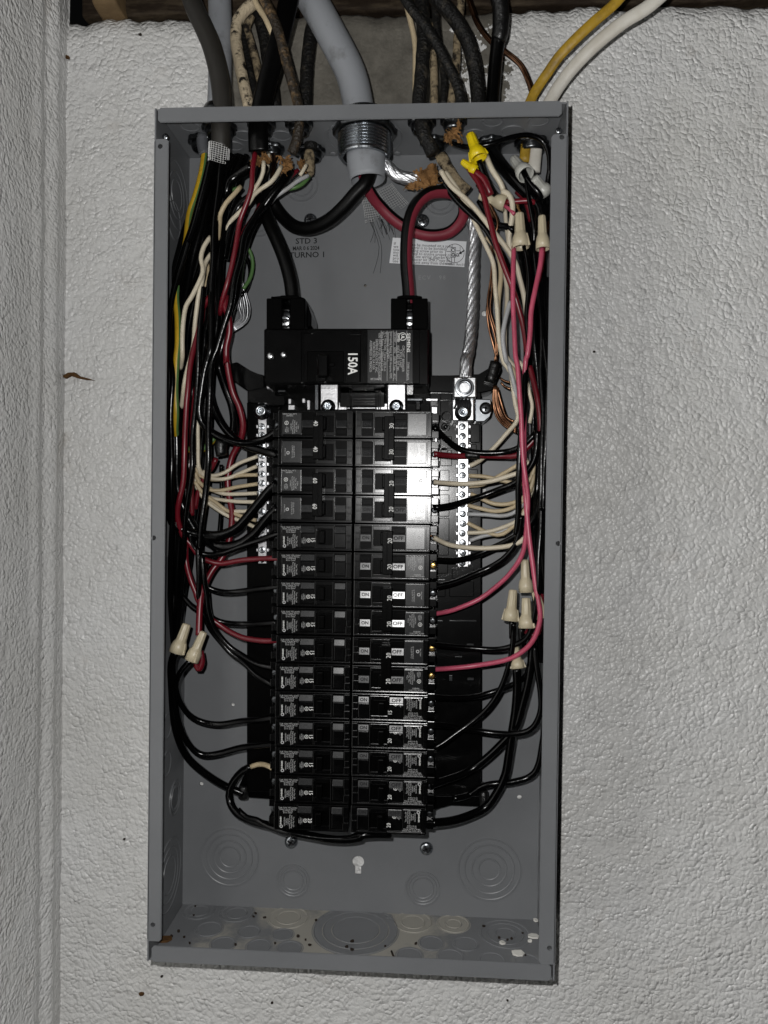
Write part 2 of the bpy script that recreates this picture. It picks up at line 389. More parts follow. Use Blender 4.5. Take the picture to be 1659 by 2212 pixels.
def wall_left():
    XW = -.309; ny, nz = 160, 350; vs = []; fs = []
    for j in range(nz + 1):
        z = -.85 + 1.49 * j / nz
        for i in range(ny + 1):
            u = (i / ny) ** 1.5 * .62                       # distance from the corner towards the room
            w = .0015 * noise.noise(Vector((0, z * 7, u * 30)))
            x = XW + .0012 * noise.noise(Vector((u * 22, 7, z * 22))) + .0018 * noise.noise(Vector((u * 6, 2, z * 6)))
            x += .0030 * math.exp(-((u - .030 + w) / .007) ** 2) - .0022 * math.exp(-((u - .046 + w) / .006) ** 2) - .0018 * math.exp(-((u - .004) / .006) ** 2)
            x += .0022 * math.exp(-((u - .062 + w) / .008) ** 2) * (1 if z > -.1 else .5)
            x -= .0026 * math.exp(-((u - .165 + .004 * noise.noise(Vector((z * 9, 0, 0)))) / .004) ** 2)
            vs.append((x, .006 - u, z))
    for j in range(nz):
        for i in range(ny):
            a = j * (ny + 1) + i; fs.append((a, a + 1, a + ny + 2, a + ny + 1))
    me = bpy.data.meshes.new('wall_left'); me.from_pydata(vs, [], fs); me.update()
    for p in me.polygons: p.use_smooth = True
    return structure(obj('wall_left', me, 'wall2'))
wall_left()
def rough_block(name, x0, x1, y0, y1, z0, z1, material, amp=.002, sub=10):
    bm = bmesh.new(); add_box(bm, x0, x1, y0, y1, z0, z1, .003)
    bmesh.ops.subdivide_edges(bm, edges=[e for e in bm.edges if e.calc_length() > .02], cuts=sub, use_grid_fill=True)
    for v in bm.verts: v.co += noise.noise_vector(v.co * 40) * amp
    return obj(name, finish(bm, name, True), material)
tag(rough_block('sill_beam', -.30, .82, .012, .12, .5345, .63, 'old_wood', .003, 24), 'dark brown timber sill lying on top of the block wall', 'beam')
tag(rough_block('wood_block', P(210, 0, 0).x, P(262, 0, 0).x, -.014, .05, .530, .60, 'old_wood_pale', .002, 6), 'pale rounded timber end resting on the wall above the left corner', 'wood')
# ------------------------------------------------------------------ the steel box
HX, HZ, DP, TK = .181, .3805, .098, .0015
bx = thing('panel_box', 'open grey steel electrical panel box mounted on the painted block wall', 'panel box', (0, 0, -HZ))
HOLES = [(789, 617, 3), (1046, 677, 6), (435, 1693, 4.5), (1122, 1722, 5), (503, 1522, 4), (1118, 1471, 5), (1044, 1057, 6), (443, 903, 4)]
def back_sheet():
    bm = bmesh.new(); add_box(bm, -HX + TK, HX - TK, -.0045, -.003, -HZ + TK, HZ - TK); me = finish(bm, 'back_sheet'); o = obj('back_sheet', me, 'grey_enamel', bx)
    cb = bmesh.new()
    def cyl(c, r):
        bmesh.ops.create_cone(cb, cap_ends=True, segments=24, radius1=r, radius2=r, depth=.02, matrix=Matrix.Translation(c) @ Matrix.Rotation(math.pi / 2, 4, 'X'))
    for x, y, r in HOLES: cyl(P(x, y, .0045), r * mpp(0))
    cm = finish(cb, 'cut')
    cb = bmesh.new(); c = P(1583, 675, .0045, 'F'); r = 13 * mpp(0); cyl(c, r)
    cm2 = finish(cb, 'cut2'); cb = bmesh.new(); add_box(cb, c.x - r * .52, c.x + r * .52, -.014, .006, c.z - r * 2.1, c.z, .0008); cm3 = finish(cb, 'cut3')
    tmp = []
    for m_ in (cm, cm2, cm3):
        t = bpy.data.objects.new('cut', m_); COL.objects.link(t); tmp.append(t)
        b = o.modifiers.new('b', 'BOOLEAN'); b.object = t; b.operation = 'DIFFERENCE'; b.solver = 'EXACT'
    dg = bpy.context.evaluated_depsgraph_get(); dg.update(); nm = bpy.data.meshes.new_from_object(o.evaluated_get(dg)); o.modifiers.clear(); o.data = nm; nm.name = 'back_sheet'
    for t in tmp: bpy.data.objects.remove(t)
back_sheet()
box('side_sheet', -HX, -HX + TK, -DP, -.003, -HZ, HZ, 'grey_enamel', bx, .0005)
box('side_sheet', HX - TK, HX, -DP, -.003, -HZ, HZ, 'grey_enamel', bx, .0005)
box('top_sheet', -HX + .0017, HX - .0017, -DP + .0016, -.003, HZ - TK, HZ, 'grey_enamel', bx, .0004)
box('bottom_sheet', -HX + .0017, HX - .0017, -DP + .0016, -.003, -HZ, -HZ + TK, 'grey_dusty', bx, .0004)
def flange(x0, x1, z0, z1, holes=(), horiz=False):
    bm = bmesh.new(); c = .0022
    pts = [(x0 + c, z0), (x1 - c, z0), (x1, z0 + c), (x1, z1 - c), (x1 - c, z1), (x0 + c, z1), (x0, z1 - c), (x0, z0 + c)]
    f = [bm.verts.new((x, -DP, z)) for x, z in pts]; bk = [bm.verts.new((x, -DP + TK, z)) for x, z in pts]
    bm.faces.new(f); bm.faces.new(bk[::-1])
    for i in range(8): bm.faces.new((f[i], bk[i], bk[(i + 1) % 8], f[(i + 1) % 8]))
    bmesh.ops.bevel(bm, geom=[e for e in bm.edges if abs(e.verts[0].co.y + DP) < 1e-6 and abs(e.verts[1].co.y + DP) < 1e-6], offset=.0005, segments=2, affect='EDGES')
    o = obj('front_flange', finish(bm, 'front_flange'), 'grey_enamel', bx)
    if holes:
        cb = bmesh.new()
        for h in holes: bmesh.ops.create_cone(cb, cap_ends=True, segments=20, radius1=.0022, radius2=.0022, depth=.02, matrix=Matrix.Translation(h) @ Matrix.Rotation(math.pi / 2, 4, 'X'))
        t = bpy.data.objects.new('cut', finish(cb, 'cut')); COL.objects.link(t); b = o.modifiers.new('b', 'BOOLEAN'); b.object = t; b.solver = 'EXACT'
        dg = bpy.context.evaluated_depsgraph_get(); dg.update(); nm = bpy.data.meshes.new_from_object(o.evaluated_get(dg)); o.modifiers.clear(); o.data = nm; nm.name = 'front_flange'; bpy.data.objects.remove(t)
    return o
flange(-HX - .0003, -HX + .0128, -HZ + .018, HZ - .027, [P(346, 316, DP), P(332, 1162, DP), P(330, 1998, DP)])
flange(HX - .0140, HX + .0003, -HZ + .014, HZ - .028, [P(1214, 296, DP), P(1206, 1174, DP), P(1187, 2048, DP)])
flange(-HX + .0030, HX - .0055, HZ - .0125, HZ + .0004); flange(-HX + .0040, HX - .0030, -HZ - .0004, -HZ + .0140)
for x, z in ((-HX + .006, HZ - .02), (HX - .006, HZ - .02)):        # spot-weld rivets at the upper corners
    lathe('rivet', [(.003, 0), (.003, .0012), (.0018, .002), (0, .0022)], axis_matrix((x, -DP + .012, z), FRONT), 'zinc', bx, 14)
def rings(center, zdir, radii, parent=bx, ridge=.00045, disc=False, name='knockout'):
    """concentric stamped rings: each a low rounded ridge with a cut line, on one thin disc"""
    prof = [(0, .0002)]
    for r in sorted(radii):
        prof += [(r - .0016, .0002), (r - .0009, .0002 + ridge), (r - .0002, .0002 + ridge), (r + .0001, -.0004), (r + .0004, -.0004), (r + .0006, .0002)]
    prof += [(max(radii) + .0014, .0001), (max(radii) + .0016, -.0006)]
    return lathe(name, prof, axis_matrix(center, zdir), 'grey_enamel' if not disc else disc, parent, 56, None, False)
YB = .0045
for fr, x, y, rr in (('F', 660, 640, (64, 51, 37, 24)), ('G', 980, 730, (67, 54, 38, 24)), ('F', 1115, 810, (36, 30, 23)), ('G', 500, 865, (37, 31, 24)), ('3', 1190, 480, (36, 25)), ('3', 860, 760, (34, 24)), ('4', 600, 590, (34, 24))):
    rings(P(x, y, YB, fr), FRONT, [r * mpp(0) for r in rr])
for fr, x, y, rr in (('3', 225, 560, (.032, .022, .015)), ('3', 205, 750, (.018,)), ('F', 265, 210, (.0165, .012)), ('F', 222, 770, (.034, .026, .018)), ('7', 150, 1100, (.012,)), ('7', 148, 1390, (.012,)), ('7', 215, 1650, (.0165, .012))):
    rings(PX(x, y, -HX + TK, fr), (1, 0, 0), rr)
for fr, x, y, rr in (('4', 1452, 560, (.022, .015)), ('4', 1450, 1150, (.02, .014)), ('G', 1366, 330, (.02,)), ('G', 1358, 830, (.026, .018)), ('8', 1390, 1720, (.016,)), ('6', 1455, 300, (.016,))):
    rings(PX(x, y, HX - TK, fr), (-1, 0, 0), rr)
ZT = HZ - TK; ZB = -HZ + TK
for fr, x, y, r in (('E', 650, 370, .0095), ('E', 1050, 370, .0095), ('E', 60, 270, .009), ('U', 930, 1035, .0095), ('U', 1228, 1012, .0105), ('U', 1075, 935, .0095), ('U', 1430, 930, .0095), ('E', 540, 480, .009)):
    rings(PZ(x, y, ZT, fr), (0, 0, -1), (r,))
rings(PZ(788, 297, ZT), (0, 0, -1), (.036, .029))
for fr, x, y, rr in (('F', 440, 1030, (.0155, .010)), ('F', 710, 1045, (.0165, .0105)), ('F', 1080, 1078, (.0195, .0125)), ('F', 1565, 1165, (.041, .032, .023)), ('F', 800, 1180, (.0105,)), ('F', 510, 1160, (.0125,)),
                     ('F', 610, 1268, (.0115,)), ('F', 868, 1285, (.0115,)), ('F', 1090, 1300, (.0115,)), ('F', 1040, 1200, (.010,)), ('G', 430, 1110, (.0185, .012)), ('G', 722, 1122, (.0155, .008)), ('G', 1095, 1195, (.024, .018, .010)),
                     ('G', 562, 1262, (.0115,)), ('G', 812, 1268, (.0115,)), ('G', 405, 1350, (.0118,)), ('G', 700, 1362, (.0118,)), ('G', 1000, 1385, (.0118,)), ('G', 1255, 1395, (.0115,)), ('G', 250, 1070, (.0035,))):
    rings(PZ(x, y, ZB, fr), (0, 0, 1), rr, disc='grey_dusty' if (fr, x) in (('F', 1080), ('G', 430), ('G', 722)) else 'grey_enamel')
for fr, x, y, pl in (('E', 1610, 565, ZT), ('4', 270, 235, ZT)):
    lathe('dimple', [(.004, 0), (.0035, .0008), (.002, .0013), (0, .0014)], axis_matrix(PZ(x, y, pl, fr), (0, 0, -1)), 'grey_enamel', bx, 16)
# ink stamped on the back sheet
for body, x, y, s in (('STD 3', 662, 521, .0078), ('MAR 0 6 2024', 661, 536.5, .0056), ('TURNO 1', 664, 551, .0078)):
    text(body, s, P(x, y, YB + .0003), 1.0, 'print_black', bx, 'ink_stamp', sx=.82 if 'MAR' in body else 1.1, bold=.00012)
text('ECV   98', .0058, P(933, 600, YB + .0003), 0, 'sticker_grey', bx, 'embossed_code', spacing=1.3)
# instruction label
lab = prism('instruction_label', '4', [(234, 885), (803, 915), (786, 1112), (207, 1081)], YB - .0003, YB + .0003, 'sticker_white', bx, 0)
lt = P(240, 930, YB + .0005, '4'); la = math.degrees(math.atan2((P(620, 947, YB, '4') - lt).z, (P(620, 947, YB, '4') - lt).x))
LINES = [('If', 'to be mounted on a solid'), ('we', 'utral is to be bonded,'), ('tou', 'ding screw prior to'), ('mo', 'box to ensure proper contact'), ('wit', 'g. See wiring diagram for'), ('pro', 'Spacer kit SMK1 may be'), ('use', 'e unit away from the wall.')]
for i, (a, b) in enumerate(LINES):
    text(a, .0042, P(240 - i * 1.2, 932 + i * 22.3, YB + .0005, '4'), la, 'print_black', lab, 'lettering', align='LEFT')
    text(b, .0042, P(384 - i * 1.2, 941 + i * 22.3, YB + .0005, '4'), la, 'print_black', lab, 'lettering', align='LEFT', sx=.93)
text('4740081 Rev.01', .0031, P(711, 1092, YB + .0005, '4'), la, 'print_black', lab, 'lettering')
cc = P(712, 1008, YB, '4')
lathe('diagram_ring', [(.0094, .0004), (.0094, .0007), (.0090, .0007), (.0090, .0004)], axis_matrix(cc, FRONT), 'print_black', lab, 40, closed=True)
for x0, y0, x1, y1 in ((682, 960, 720, 964), (682, 964, 685, 1002), (717, 964, 720, 1000), (682, 1002, 720, 1005), (682, 1036, 718, 1039), (682, 1008, 685, 1036), (715, 1008, 718, 1036), (686, 1040, 690, 1072), (708, 1040, 712, 1074), (648, 990, 680, 993), (724, 985, 755, 988), (752, 955, 755, 985)):
    rect('diagram_line', '4', x0, y0, x1, y1, YB + .0003, YB + .0006, 'print_black', lab, 0)
for x, y, r in ((700, 983, .0019), (700, 1020, .0017), (732, 1020, .0015)):
    lathe('diagram_ring', [(r, .0004), (r, .0007), (r * .7, .0007), (r * .7, .0004)], axis_matrix(P(x, y, YB, '4'), FRONT), 'print_black', lab, 20, closed=True)
prism('diagram_arrow', '4', [(742, 1010), (756, 988), (760, 996), (786, 978), (788, 988), (763, 1004), (768, 1012)], YB + .0003, YB + .0007, 'print_black', lab, 0)
# issue-number label on the left inner side
isl = box('issue_label', -HX + TK - .0002, -HX + TK + .0003, -.088, -.050, PX(140, 1570, -HX, '5').z, PX(140, 1170, -HX, '5').z, 'sticker_grey', bx)
me = text_mesh('Issue No. 0152', .011, .0001, 1.0, 1.0, 'CENTER').copy(); me.materials.append(M['print_black'])
obj('lettering', me, None, isl, Matrix(((0, 0, 1, -HX + TK + .0006), (0, 1, 0, -.080), (1, 0, 0, PX(150, 1400, -HX, '5').z), (0, 0, 0, 1))) @ Matrix.Scale(1, 4))
def screw(name, loc, r, material='zinc', parent=None, slot='cross', dome=.35, axis=FRONT):
    o = lathe(name, [(r * 1.0, -.001), (r, .0004), (r * .93, r * dome * .7), (r * .6, r * dome), (0, r * dome * 1.08)], axis_matrix(loc, axis), material, parent, 20)
    a = random.random() * 3.1
    bm = bmesh.new()
    for k in range(2 if slot == 'cross' else 1):
        w, l = r * .14, r * (.55 if slot == 'cross' else .9)
        bm2 = bmesh.new(); add_box(bm2, -l, l, -w, w, r * dome * .6, r * dome * 1.12)
        bm2.transform(Matrix.Rotation(a + k * math.pi / 2, 4, 'Z')); t = bpy.data.meshes.new('t'); bm2.to_mesh(t); bm2.free(); bm.from_mesh(t); bpy.data.meshes.remove(t)
    sl = obj('slot', finish(bm, 'slot'), 'print_black', o, axis_matrix(loc, axis)); return o
for x, y, l in ((629, 1818, 'zinc pan-head screw below the bottom-left breaker'), (921, 1832, 'zinc pan-head screw below the bottom-right breaker'), (913, 478, 'zinc screw seen inside the red-striped conductor loop'), (671, 476, 'zinc screw half hidden behind the swag of the black main conductor')):
    tag(screw('mounting_screw', P(x, y, YB), 14.5 * mpp(0), dome=.45), l, 'screw', 'screws in the back sheet')
# ------------------------------------------------------------------ panel interior (plastic base, bus tabs, neutral bars)
it = thing('panel_interior', 'black plastic breaker base with bus tabs and silver neutral bars inside the box', 'breaker base', (0, -YB, -.26))
HB = .036
rect('base_strip', 'D', 533, 868, 606, 1712, YB, HB, 'black_plastic_matt', it, .001)
rect('base_strip', 'D', 928, 812, 1040, 1722, YB, HB, 'black_plastic', it, .001)
rect('base_core', 'D', 598, 826, 944, 1750, YB, .030, 'black_plastic_matt', it, .001)
prism('base_ear', '5', [(640, 80), (690, 66), (790, 140), (900, 170), (905, 330), (770, 290), (650, 205)], YB, .040, 'black_plastic', it, .001)
prism('base_ear', '6', [(510, 170), (900, 170), (1000, 100), (1060, 66), (1075, 130), (1000, 290), (900, 310), (510, 300)], YB, .040, 'black_plastic', it, .001)
prism('base_ear', '5', [(770, 290), (980, 240), (1010, 420), (770, 380)], YB, .041, 'black_plastic', it, .001)
prism('base_foot', '7', [(750, 1450), (1010, 1440), (1005, 1672), (775, 1640), (735, 1675), (690, 1640), (700, 1570), (748, 1490)], YB, .024, 'black_plastic_matt', it, .001)
prism('base_foot', '8', [(540, 1500), (890, 1560), (960, 1590), (975, 1680), (960, 1760), (900, 1710), (680, 1700), (560, 1750)], YB, .024, 'black_plastic', it, .001)
# raised ribs, bosses and clips on the right strip
for x0, y0, x1, y1 in ((600, 640, 690, 735), (600, 745, 690, 870), (596, 900, 670, 1060), (596, 1090, 670, 1180), (590, 1210, 670, 1260), (585, 1270, 670, 1450), (585, 1470, 665, 1560), (600, 310, 690, 360), (600, 370, 690, 520),
                       (830, 545, 905, 690), (835, 700, 880, 790), (825, 895, 890, 1000), (580, 1600, 660, 1700), (690, 1660, 860, 1740), (500, 1750, 640, 1880), (670, 1760, 860, 1880)):
    rect('base_panel', '6', x0, y0, x1, y1, HB - .001, HB + .0022 + random.random() * .0015, 'black_plastic', it, .0006)
for x, y, r in ((645, 490, 38), (640, 572, 34), (628, 235, 34), (870, 660, 34), (838, 850, 30), (835, 1245, 26), (630, 760, 30), (880, 230, 34)):
    lathe('base_boss', [(r * .28 * mpp(HB), 0), (r * .28 * mpp(HB), .003), (r * .2 * mpp(HB), .0034), (r * .2 * mpp(HB), .0015), (0, .0015)], axis_matrix(P(x, y, HB, '6'), FRONT), 'black_plastic', it, 24)
for i in range(18):                                                    # little bright clip ends along both columns
    y = 590 + i * 75
    rect('bus_clip', '6', 556 + (i % 3), y, 578, y + 26 + (i * 7) % 17, HB, .052, 'black_plastic' if i % 4 == 3 else 'tinned_bar', it, .0006)
for i, (y, l) in enumerate(((1490, 14), (1590, 14), (1690, 30), (1760, 20), (1900 - 1900 + 1800, 16))):
    pass
for x0, y0, x1, y1 in ((580, 287, 620, 294), (670, 287, 880, 293), (668, 712, 694, 752), (808, 732, 860, 746), (805, 468, 860, 476), (715, 566, 770, 571), (668, 905, 705, 911)):
    rect('base_clip', '8', x0, y0, x1, y1, HB - .001, HB + .002, 'zinc_dark', it, .0003)
# bus tabs and bits between the main breaker and the branch breakers
for x0, x1, bxp in ((560, 722, 632), (1165, 1328, 1245)):
    t = rect('bus_tab', 'M', x0, 868, x1, 1092, .030, .058, 'tinned_bar', it, .0008)
    b = lathe('bolt', [(.0068, -.001), (.0068, .0012), (.0046, .0014), (.0046, .005), (.0034, .006), (.0026, .006), (.0024, .004), (0, .004)], axis_matrix(P(bxp, 1062, .058, 'M'), FRONT), 'zinc', t, 24, lambda a, i: 1 if i < 2 or i > 5 else 1 + .05 * math.cos(6 * a))
for x0, y0, x1, y1, h, m_ in ((270, 866, 330, 900, .045, 'tinned_bar'), (270, 988, 300, 1040, .048, 'tinned_bar'), (270, 1044, 332, 1092, .05, 'tinned_bar'), (395, 985, 425, 1030, .05, 'tinned_bar'), (440, 1000, 470, 1092, .05, 'tinned_bar'),
                              (510, 900, 545, 1092, .05, 'zinc_dark'), (680, 868, 812, 900, .050, 'tinned_bar'), (722, 1020, 800, 1092, .048, 'tinned_bar'), (800, 1066, 1060, 1082, .047, 'tinned_bar'), (1060, 1030, 1165, 1090, .048, 'tinned_bar'),
                              (1080, 868, 1165, 905, .05, 'zinc_dark'), (1335, 880, 1400, 960, .05, 'black_plastic'), (1340, 985, 1480, 1010, .052, 'zinc_dark'), (1510, 985, 1620, 1012, .052, 'tinned_bar'), (1560, 1060, 1615, 1150, .05, 'tinned_bar'),
                              (175, 900, 250, 930, .046, 'zinc_dark'), (75, 865, 110, 900, .05, 'tinned_bar'), (140, 960, 240, 1050, .046, 'black_plastic'), (1420, 1020, 1460, 1090, .052, 'black_plastic')):
    rect('bus_strip', 'M', x0, y0, x1, y1, .030, h, m_, it, .0006)
vent = rect('vent_block', 'M', 735, 930, 1140, 1064, .030, .055, 'black_plastic', it, .0008)
for y in (872, 905, 940, 975, 1000, 1022, 1044):
    rect('vent_rib', 'M', 845, y, 1052, y + 10, .050, .0585, 'black_plastic', vent, .0008)
for x in (822, 838, 1056, 1076, 1095): rect('vent_rib', 'M', x, 905, x + 9, 1080, .050, .0582, 'black_plastic', vent, .0006)
def neutral_bar(x0, x1, y0, y1, fr, ys, h, mx_):
    nb = rect('neutral_bar', fr, x0, y0, x1, y1, HB, h, 'tinned_bar', it, .0006)
    for i, y in enumerate(ys):
        sc = screw('bar_screw', P(mx_ + ((i * 37) % 7 - 3), y, h, fr), 27 * .28 * mpp(h), 'zinc', nb, 'cross' if i % 3 else 'slot', .22)
        rect('bar_tooth', fr, x0 - 14, y - 12, x0 + 4, y + 14, HB, h - .003, 'tinned_bar', nb, .0004)
        rect('bar_tooth', fr, x1 - 4, y - 12, x1 + 18, y + 14, HB, h - .003, 'tinned_bar', nb, .0004)
    return nb
nbl = neutral_bar(852, 922, 380, 1625, '5', [565, 632, 708, 790, 856, 932, 1003, 1075, 1150, 1222, 1285, 1368, 1435, 1517, 1592], .048, 882)
lathe('bolt', [(.0082, -.001), (.0082, .0012), (.0055, .0016), (.0055, .0062), (.0042, .0072), (.003, .0072), (.0026, .005), (0, .005)], axis_matrix(P(885, 450, .048, '5'), FRONT), 'zinc', nbl, 28)
nbr = neutral_bar(734, 818, 530, 1650, '6', [566, 640, 714, 792, 870, 942, 1020, 1090, 1166, 1240, 1315, 1390, 1462, 1540, 1618], .050, 772)
lug = rect('neutral_lug', '6', 702, 182, 878, 345, HB, .066, 'aluminium', it, .0012)
lathe('lug_screw', [(.0088, -.001), (.0088, .0006), (.0078, .0012), (.0066, .0004), (.006, .0016), (.0052, .0018), (.0046, .0010), (.0042, -.004), (0, -.004)], axis_matrix(P(787, 265, .0662, '6'), FRONT), 'zinc', lug, 32)
lug2 = rect('neutral_lug', '6', 692, 352, 862, 524, HB, .058, 'aluminium', it, .0012)
lathe('bolt', [(.0078, -.001), (.0078, .001), (.0052, .0013), (.0052, .0055), (.004, .0064), (.0028, .0064), (.0025, .0045), (0, .0045)], axis_matrix(P(775, 460, .058, '6'), FRONT), 'zinc', lug2, 28)
bt = prism('bonding_tab', '6', [(868, 352), (990, 355), (1000, 440), (985, 490), (940, 528), (870, 530)], YB, .046, 'zinc', it, .0008)
screw('bonding_screw', P(950, 425, .046, '6'), .0058, 'zinc_dark', bt)
for k in range(9):
    a = P(720 + k * 13, 352 + (k * 5) % 9, .060, '6'); b = P(708 + k * 15, 430 + (k * 37) % 40, .0595, '6')
    obj('cut_strand', tube_mesh('cut_strand', [a, (a + b) / 2 + Vector((.001, -.001, 0)), b], .0011, 6), 'print_black', lug2)
# ------------------------------------------------------------------ breakers
HF, PITCH, ZTOP, XC, LEN = .083, .0254, .1166, -.0012, .0685
BM = {}
def bmesh_part(key, fn):
    if key not in BM: BM[key] = fn()
    return BM[key]
def L2(x0, x1, v0, v1, w0, w1, bm, bev=.0004): add_box(bm, x0, x1, -w1, -w0, -v1, -v0, bev)     # local u, v (down), w (out) in metres
def mmbox(bm, u0, u1, v0, v1, w0, w1, bev=.3): L2(u0 / 1000, u1 / 1000, v0 / 1000, v1 / 1000, w0 / 1000, w1 / 1000, bm, bev / 1000)
def body_mesh(poles, side):
    bm = bmesh.new()
    for p in range(poles):
        o = p * 25.4
        mmbox(bm, 0, 68.2, o + .5, o + 24.9, -50, -1.2, .5)
        mmbox(bm, 1.0, 67.6, o + .6, o + 2.0, -4, 0.3, .3); mmbox(bm, 1.0, 67.6, o + 23.4, o + 24.8, -4, 0.3, .3)
        mmbox(bm, .4, 3.6, o + 2.2, o + 23.2, -4, -.2, .3)
        mmbox(bm, 62.9, 67.8, o + 2.3, o + 11.0, -4, -.4, .3); mmbox(bm, 63.3, 67.4, o + 11.6, o + 16.5, -4, -.9, .3); mmbox(bm, 62.9, 67.8, o + 17, o + 23.2, -4, -.2, .3)
        # terminal nose
        mmbox(bm, -6.5, .4, o + 1.5, o + 8.0, -42, -10, .5); mmbox(bm, -6.5, .4, o + 17.5, o + 24.0, -42, -10, .5); mmbox(bm, -6.0, .4, o + 7.5, o + 18, -42, -18, .4)
        # well round the handle
        mmbox(bm, 34.8, 36.0, o + 2.4, o + 23.0, -4, .2, .25); mmbox(bm, 51.0, 52.2, o + 2.4, o + 23, -4, .2, .25)
        mmbox(bm, 36, 51, o + 2.4, o + 5.2, -4, -.1, .25); mmbox(bm, 36, 51, o + 19.8, o + 23.0, -4, .0, .25)
    return finish(bm, 'body')
def plate_mesh(u0, u1, v0, v1, w, tilt=0, thick=2.5):
    """bevelled block whose front face leans up by tilt degrees (v0 edge lower than v1 edge)"""
    bm = bmesh.new(); mmbox(bm, u0, u1, v0, v1, w - thick, w, .35)
    t = math.tan(math.radians(tilt))
    for v in bm.verts:
        if -v.co.y * 1000 > w - thick * .6: v.co.y += (v.co.z + (v0 + v1) / 2000) * t
    return finish(bm, 'plate')
def handle_mesh(two):
    bm = bmesh.new()
    for p in range(2 if two else 1):
        o = p * 25.4
        mmbox(bm, 37.2, 49.6, o + 5.6, o + 19.4, -6, -1.0, .4); mmbox(bm, 38.6, 44.2, o + 6.6, o + 18.4, -2, 5.2, .9)
    if two: mmbox(bm, 33.0, 42.2, 6.0, 44.8, 1.2, 7.6, .6); mmbox(bm, 37.6, 38.4, 8, 43, 6, 8.2, .2)
    return finish(bm, 'handle')
def well_shade_mesh():  # shallow matt black plates standing in for the shade of deep recesses
    bm = bmesh.new()
    for u0, u1 in ((21.8, 34.7), (36.1, 50.9), (52.3, 62.7)):
        mmbox(bm, u0, u1, 5.3 if u0 == 36.1 else 2.2, 19.7 if u0 == 36.1 else 23.2, -3.4, -1.05, 0)
    return finish(bm, 'well_shade')
def put(o_name, mesh, material, root, mw, parent=None):
    k = (mesh.name, material)
    if k not in TM:
        m2 = mesh.copy(); m2.materials.clear(); m2.materials.append(M[material]); TM[k] = m2
    return obj(o_name, TM[k], None, parent or root, mw)
def lt_text(body, size, u, v, w, ang, material, parent, mw, name='lettering', **kw):
    me = text_mesh(body, size / 1000, kw.get('bold', 0), kw.get('spacing', 1.0), kw.get('line', 1.0), kw.get('align', 'CENTER'))
    k = (me.name, material)
    if k not in TM: m2 = me.copy(); m2.materials.append(M[material]); TM[k] = m2
    a = math.radians(ang); c, s = math.cos(a), math.sin(a); sx = kw.get('sx', 1)
    lm = Matrix(((c * sx, -s, 0, u / 1000), (0, 0, -1, -w / 1000), (s * sx, c, 0, -v / 1000), (0, 0, 0, 1)))
    return obj(name, TM[k], None, parent, mw @ lm)
def ring_mesh(r, t):
    bm = bmesh.new(); n = 24; a = []
    for k in range(n):
        c, s = math.cos(2 * math.pi * k / n), math.sin(2 * math.pi * k / n); a.append((bm.verts.new((c * r, 0, s * r)), bm.verts.new((c * (r - t), 0, s * (r - t)))))
    for k in range(n): bm.faces.new((a[k][0], a[(k + 1) % n][0], a[(k + 1) % n][1], a[k][1]))
    return finish(bm, 'mark_ring')
SMALL = 'Type, Tipo QP\nInterrupting Rating\nPouvoir de Coupure\n120/240V~\n10,000 A\nHACR SWD'
HACR = 'AWG 14-10\nlb-in/lb-po 25\nCU-AL 60/75°C WIRE\nHACR Type, SWD, 40°C'
SMALL2 = '2 Pole\nType, Tipo QP\nInterrupting Rating\nPouvoir de Coupure\n120/240V~'
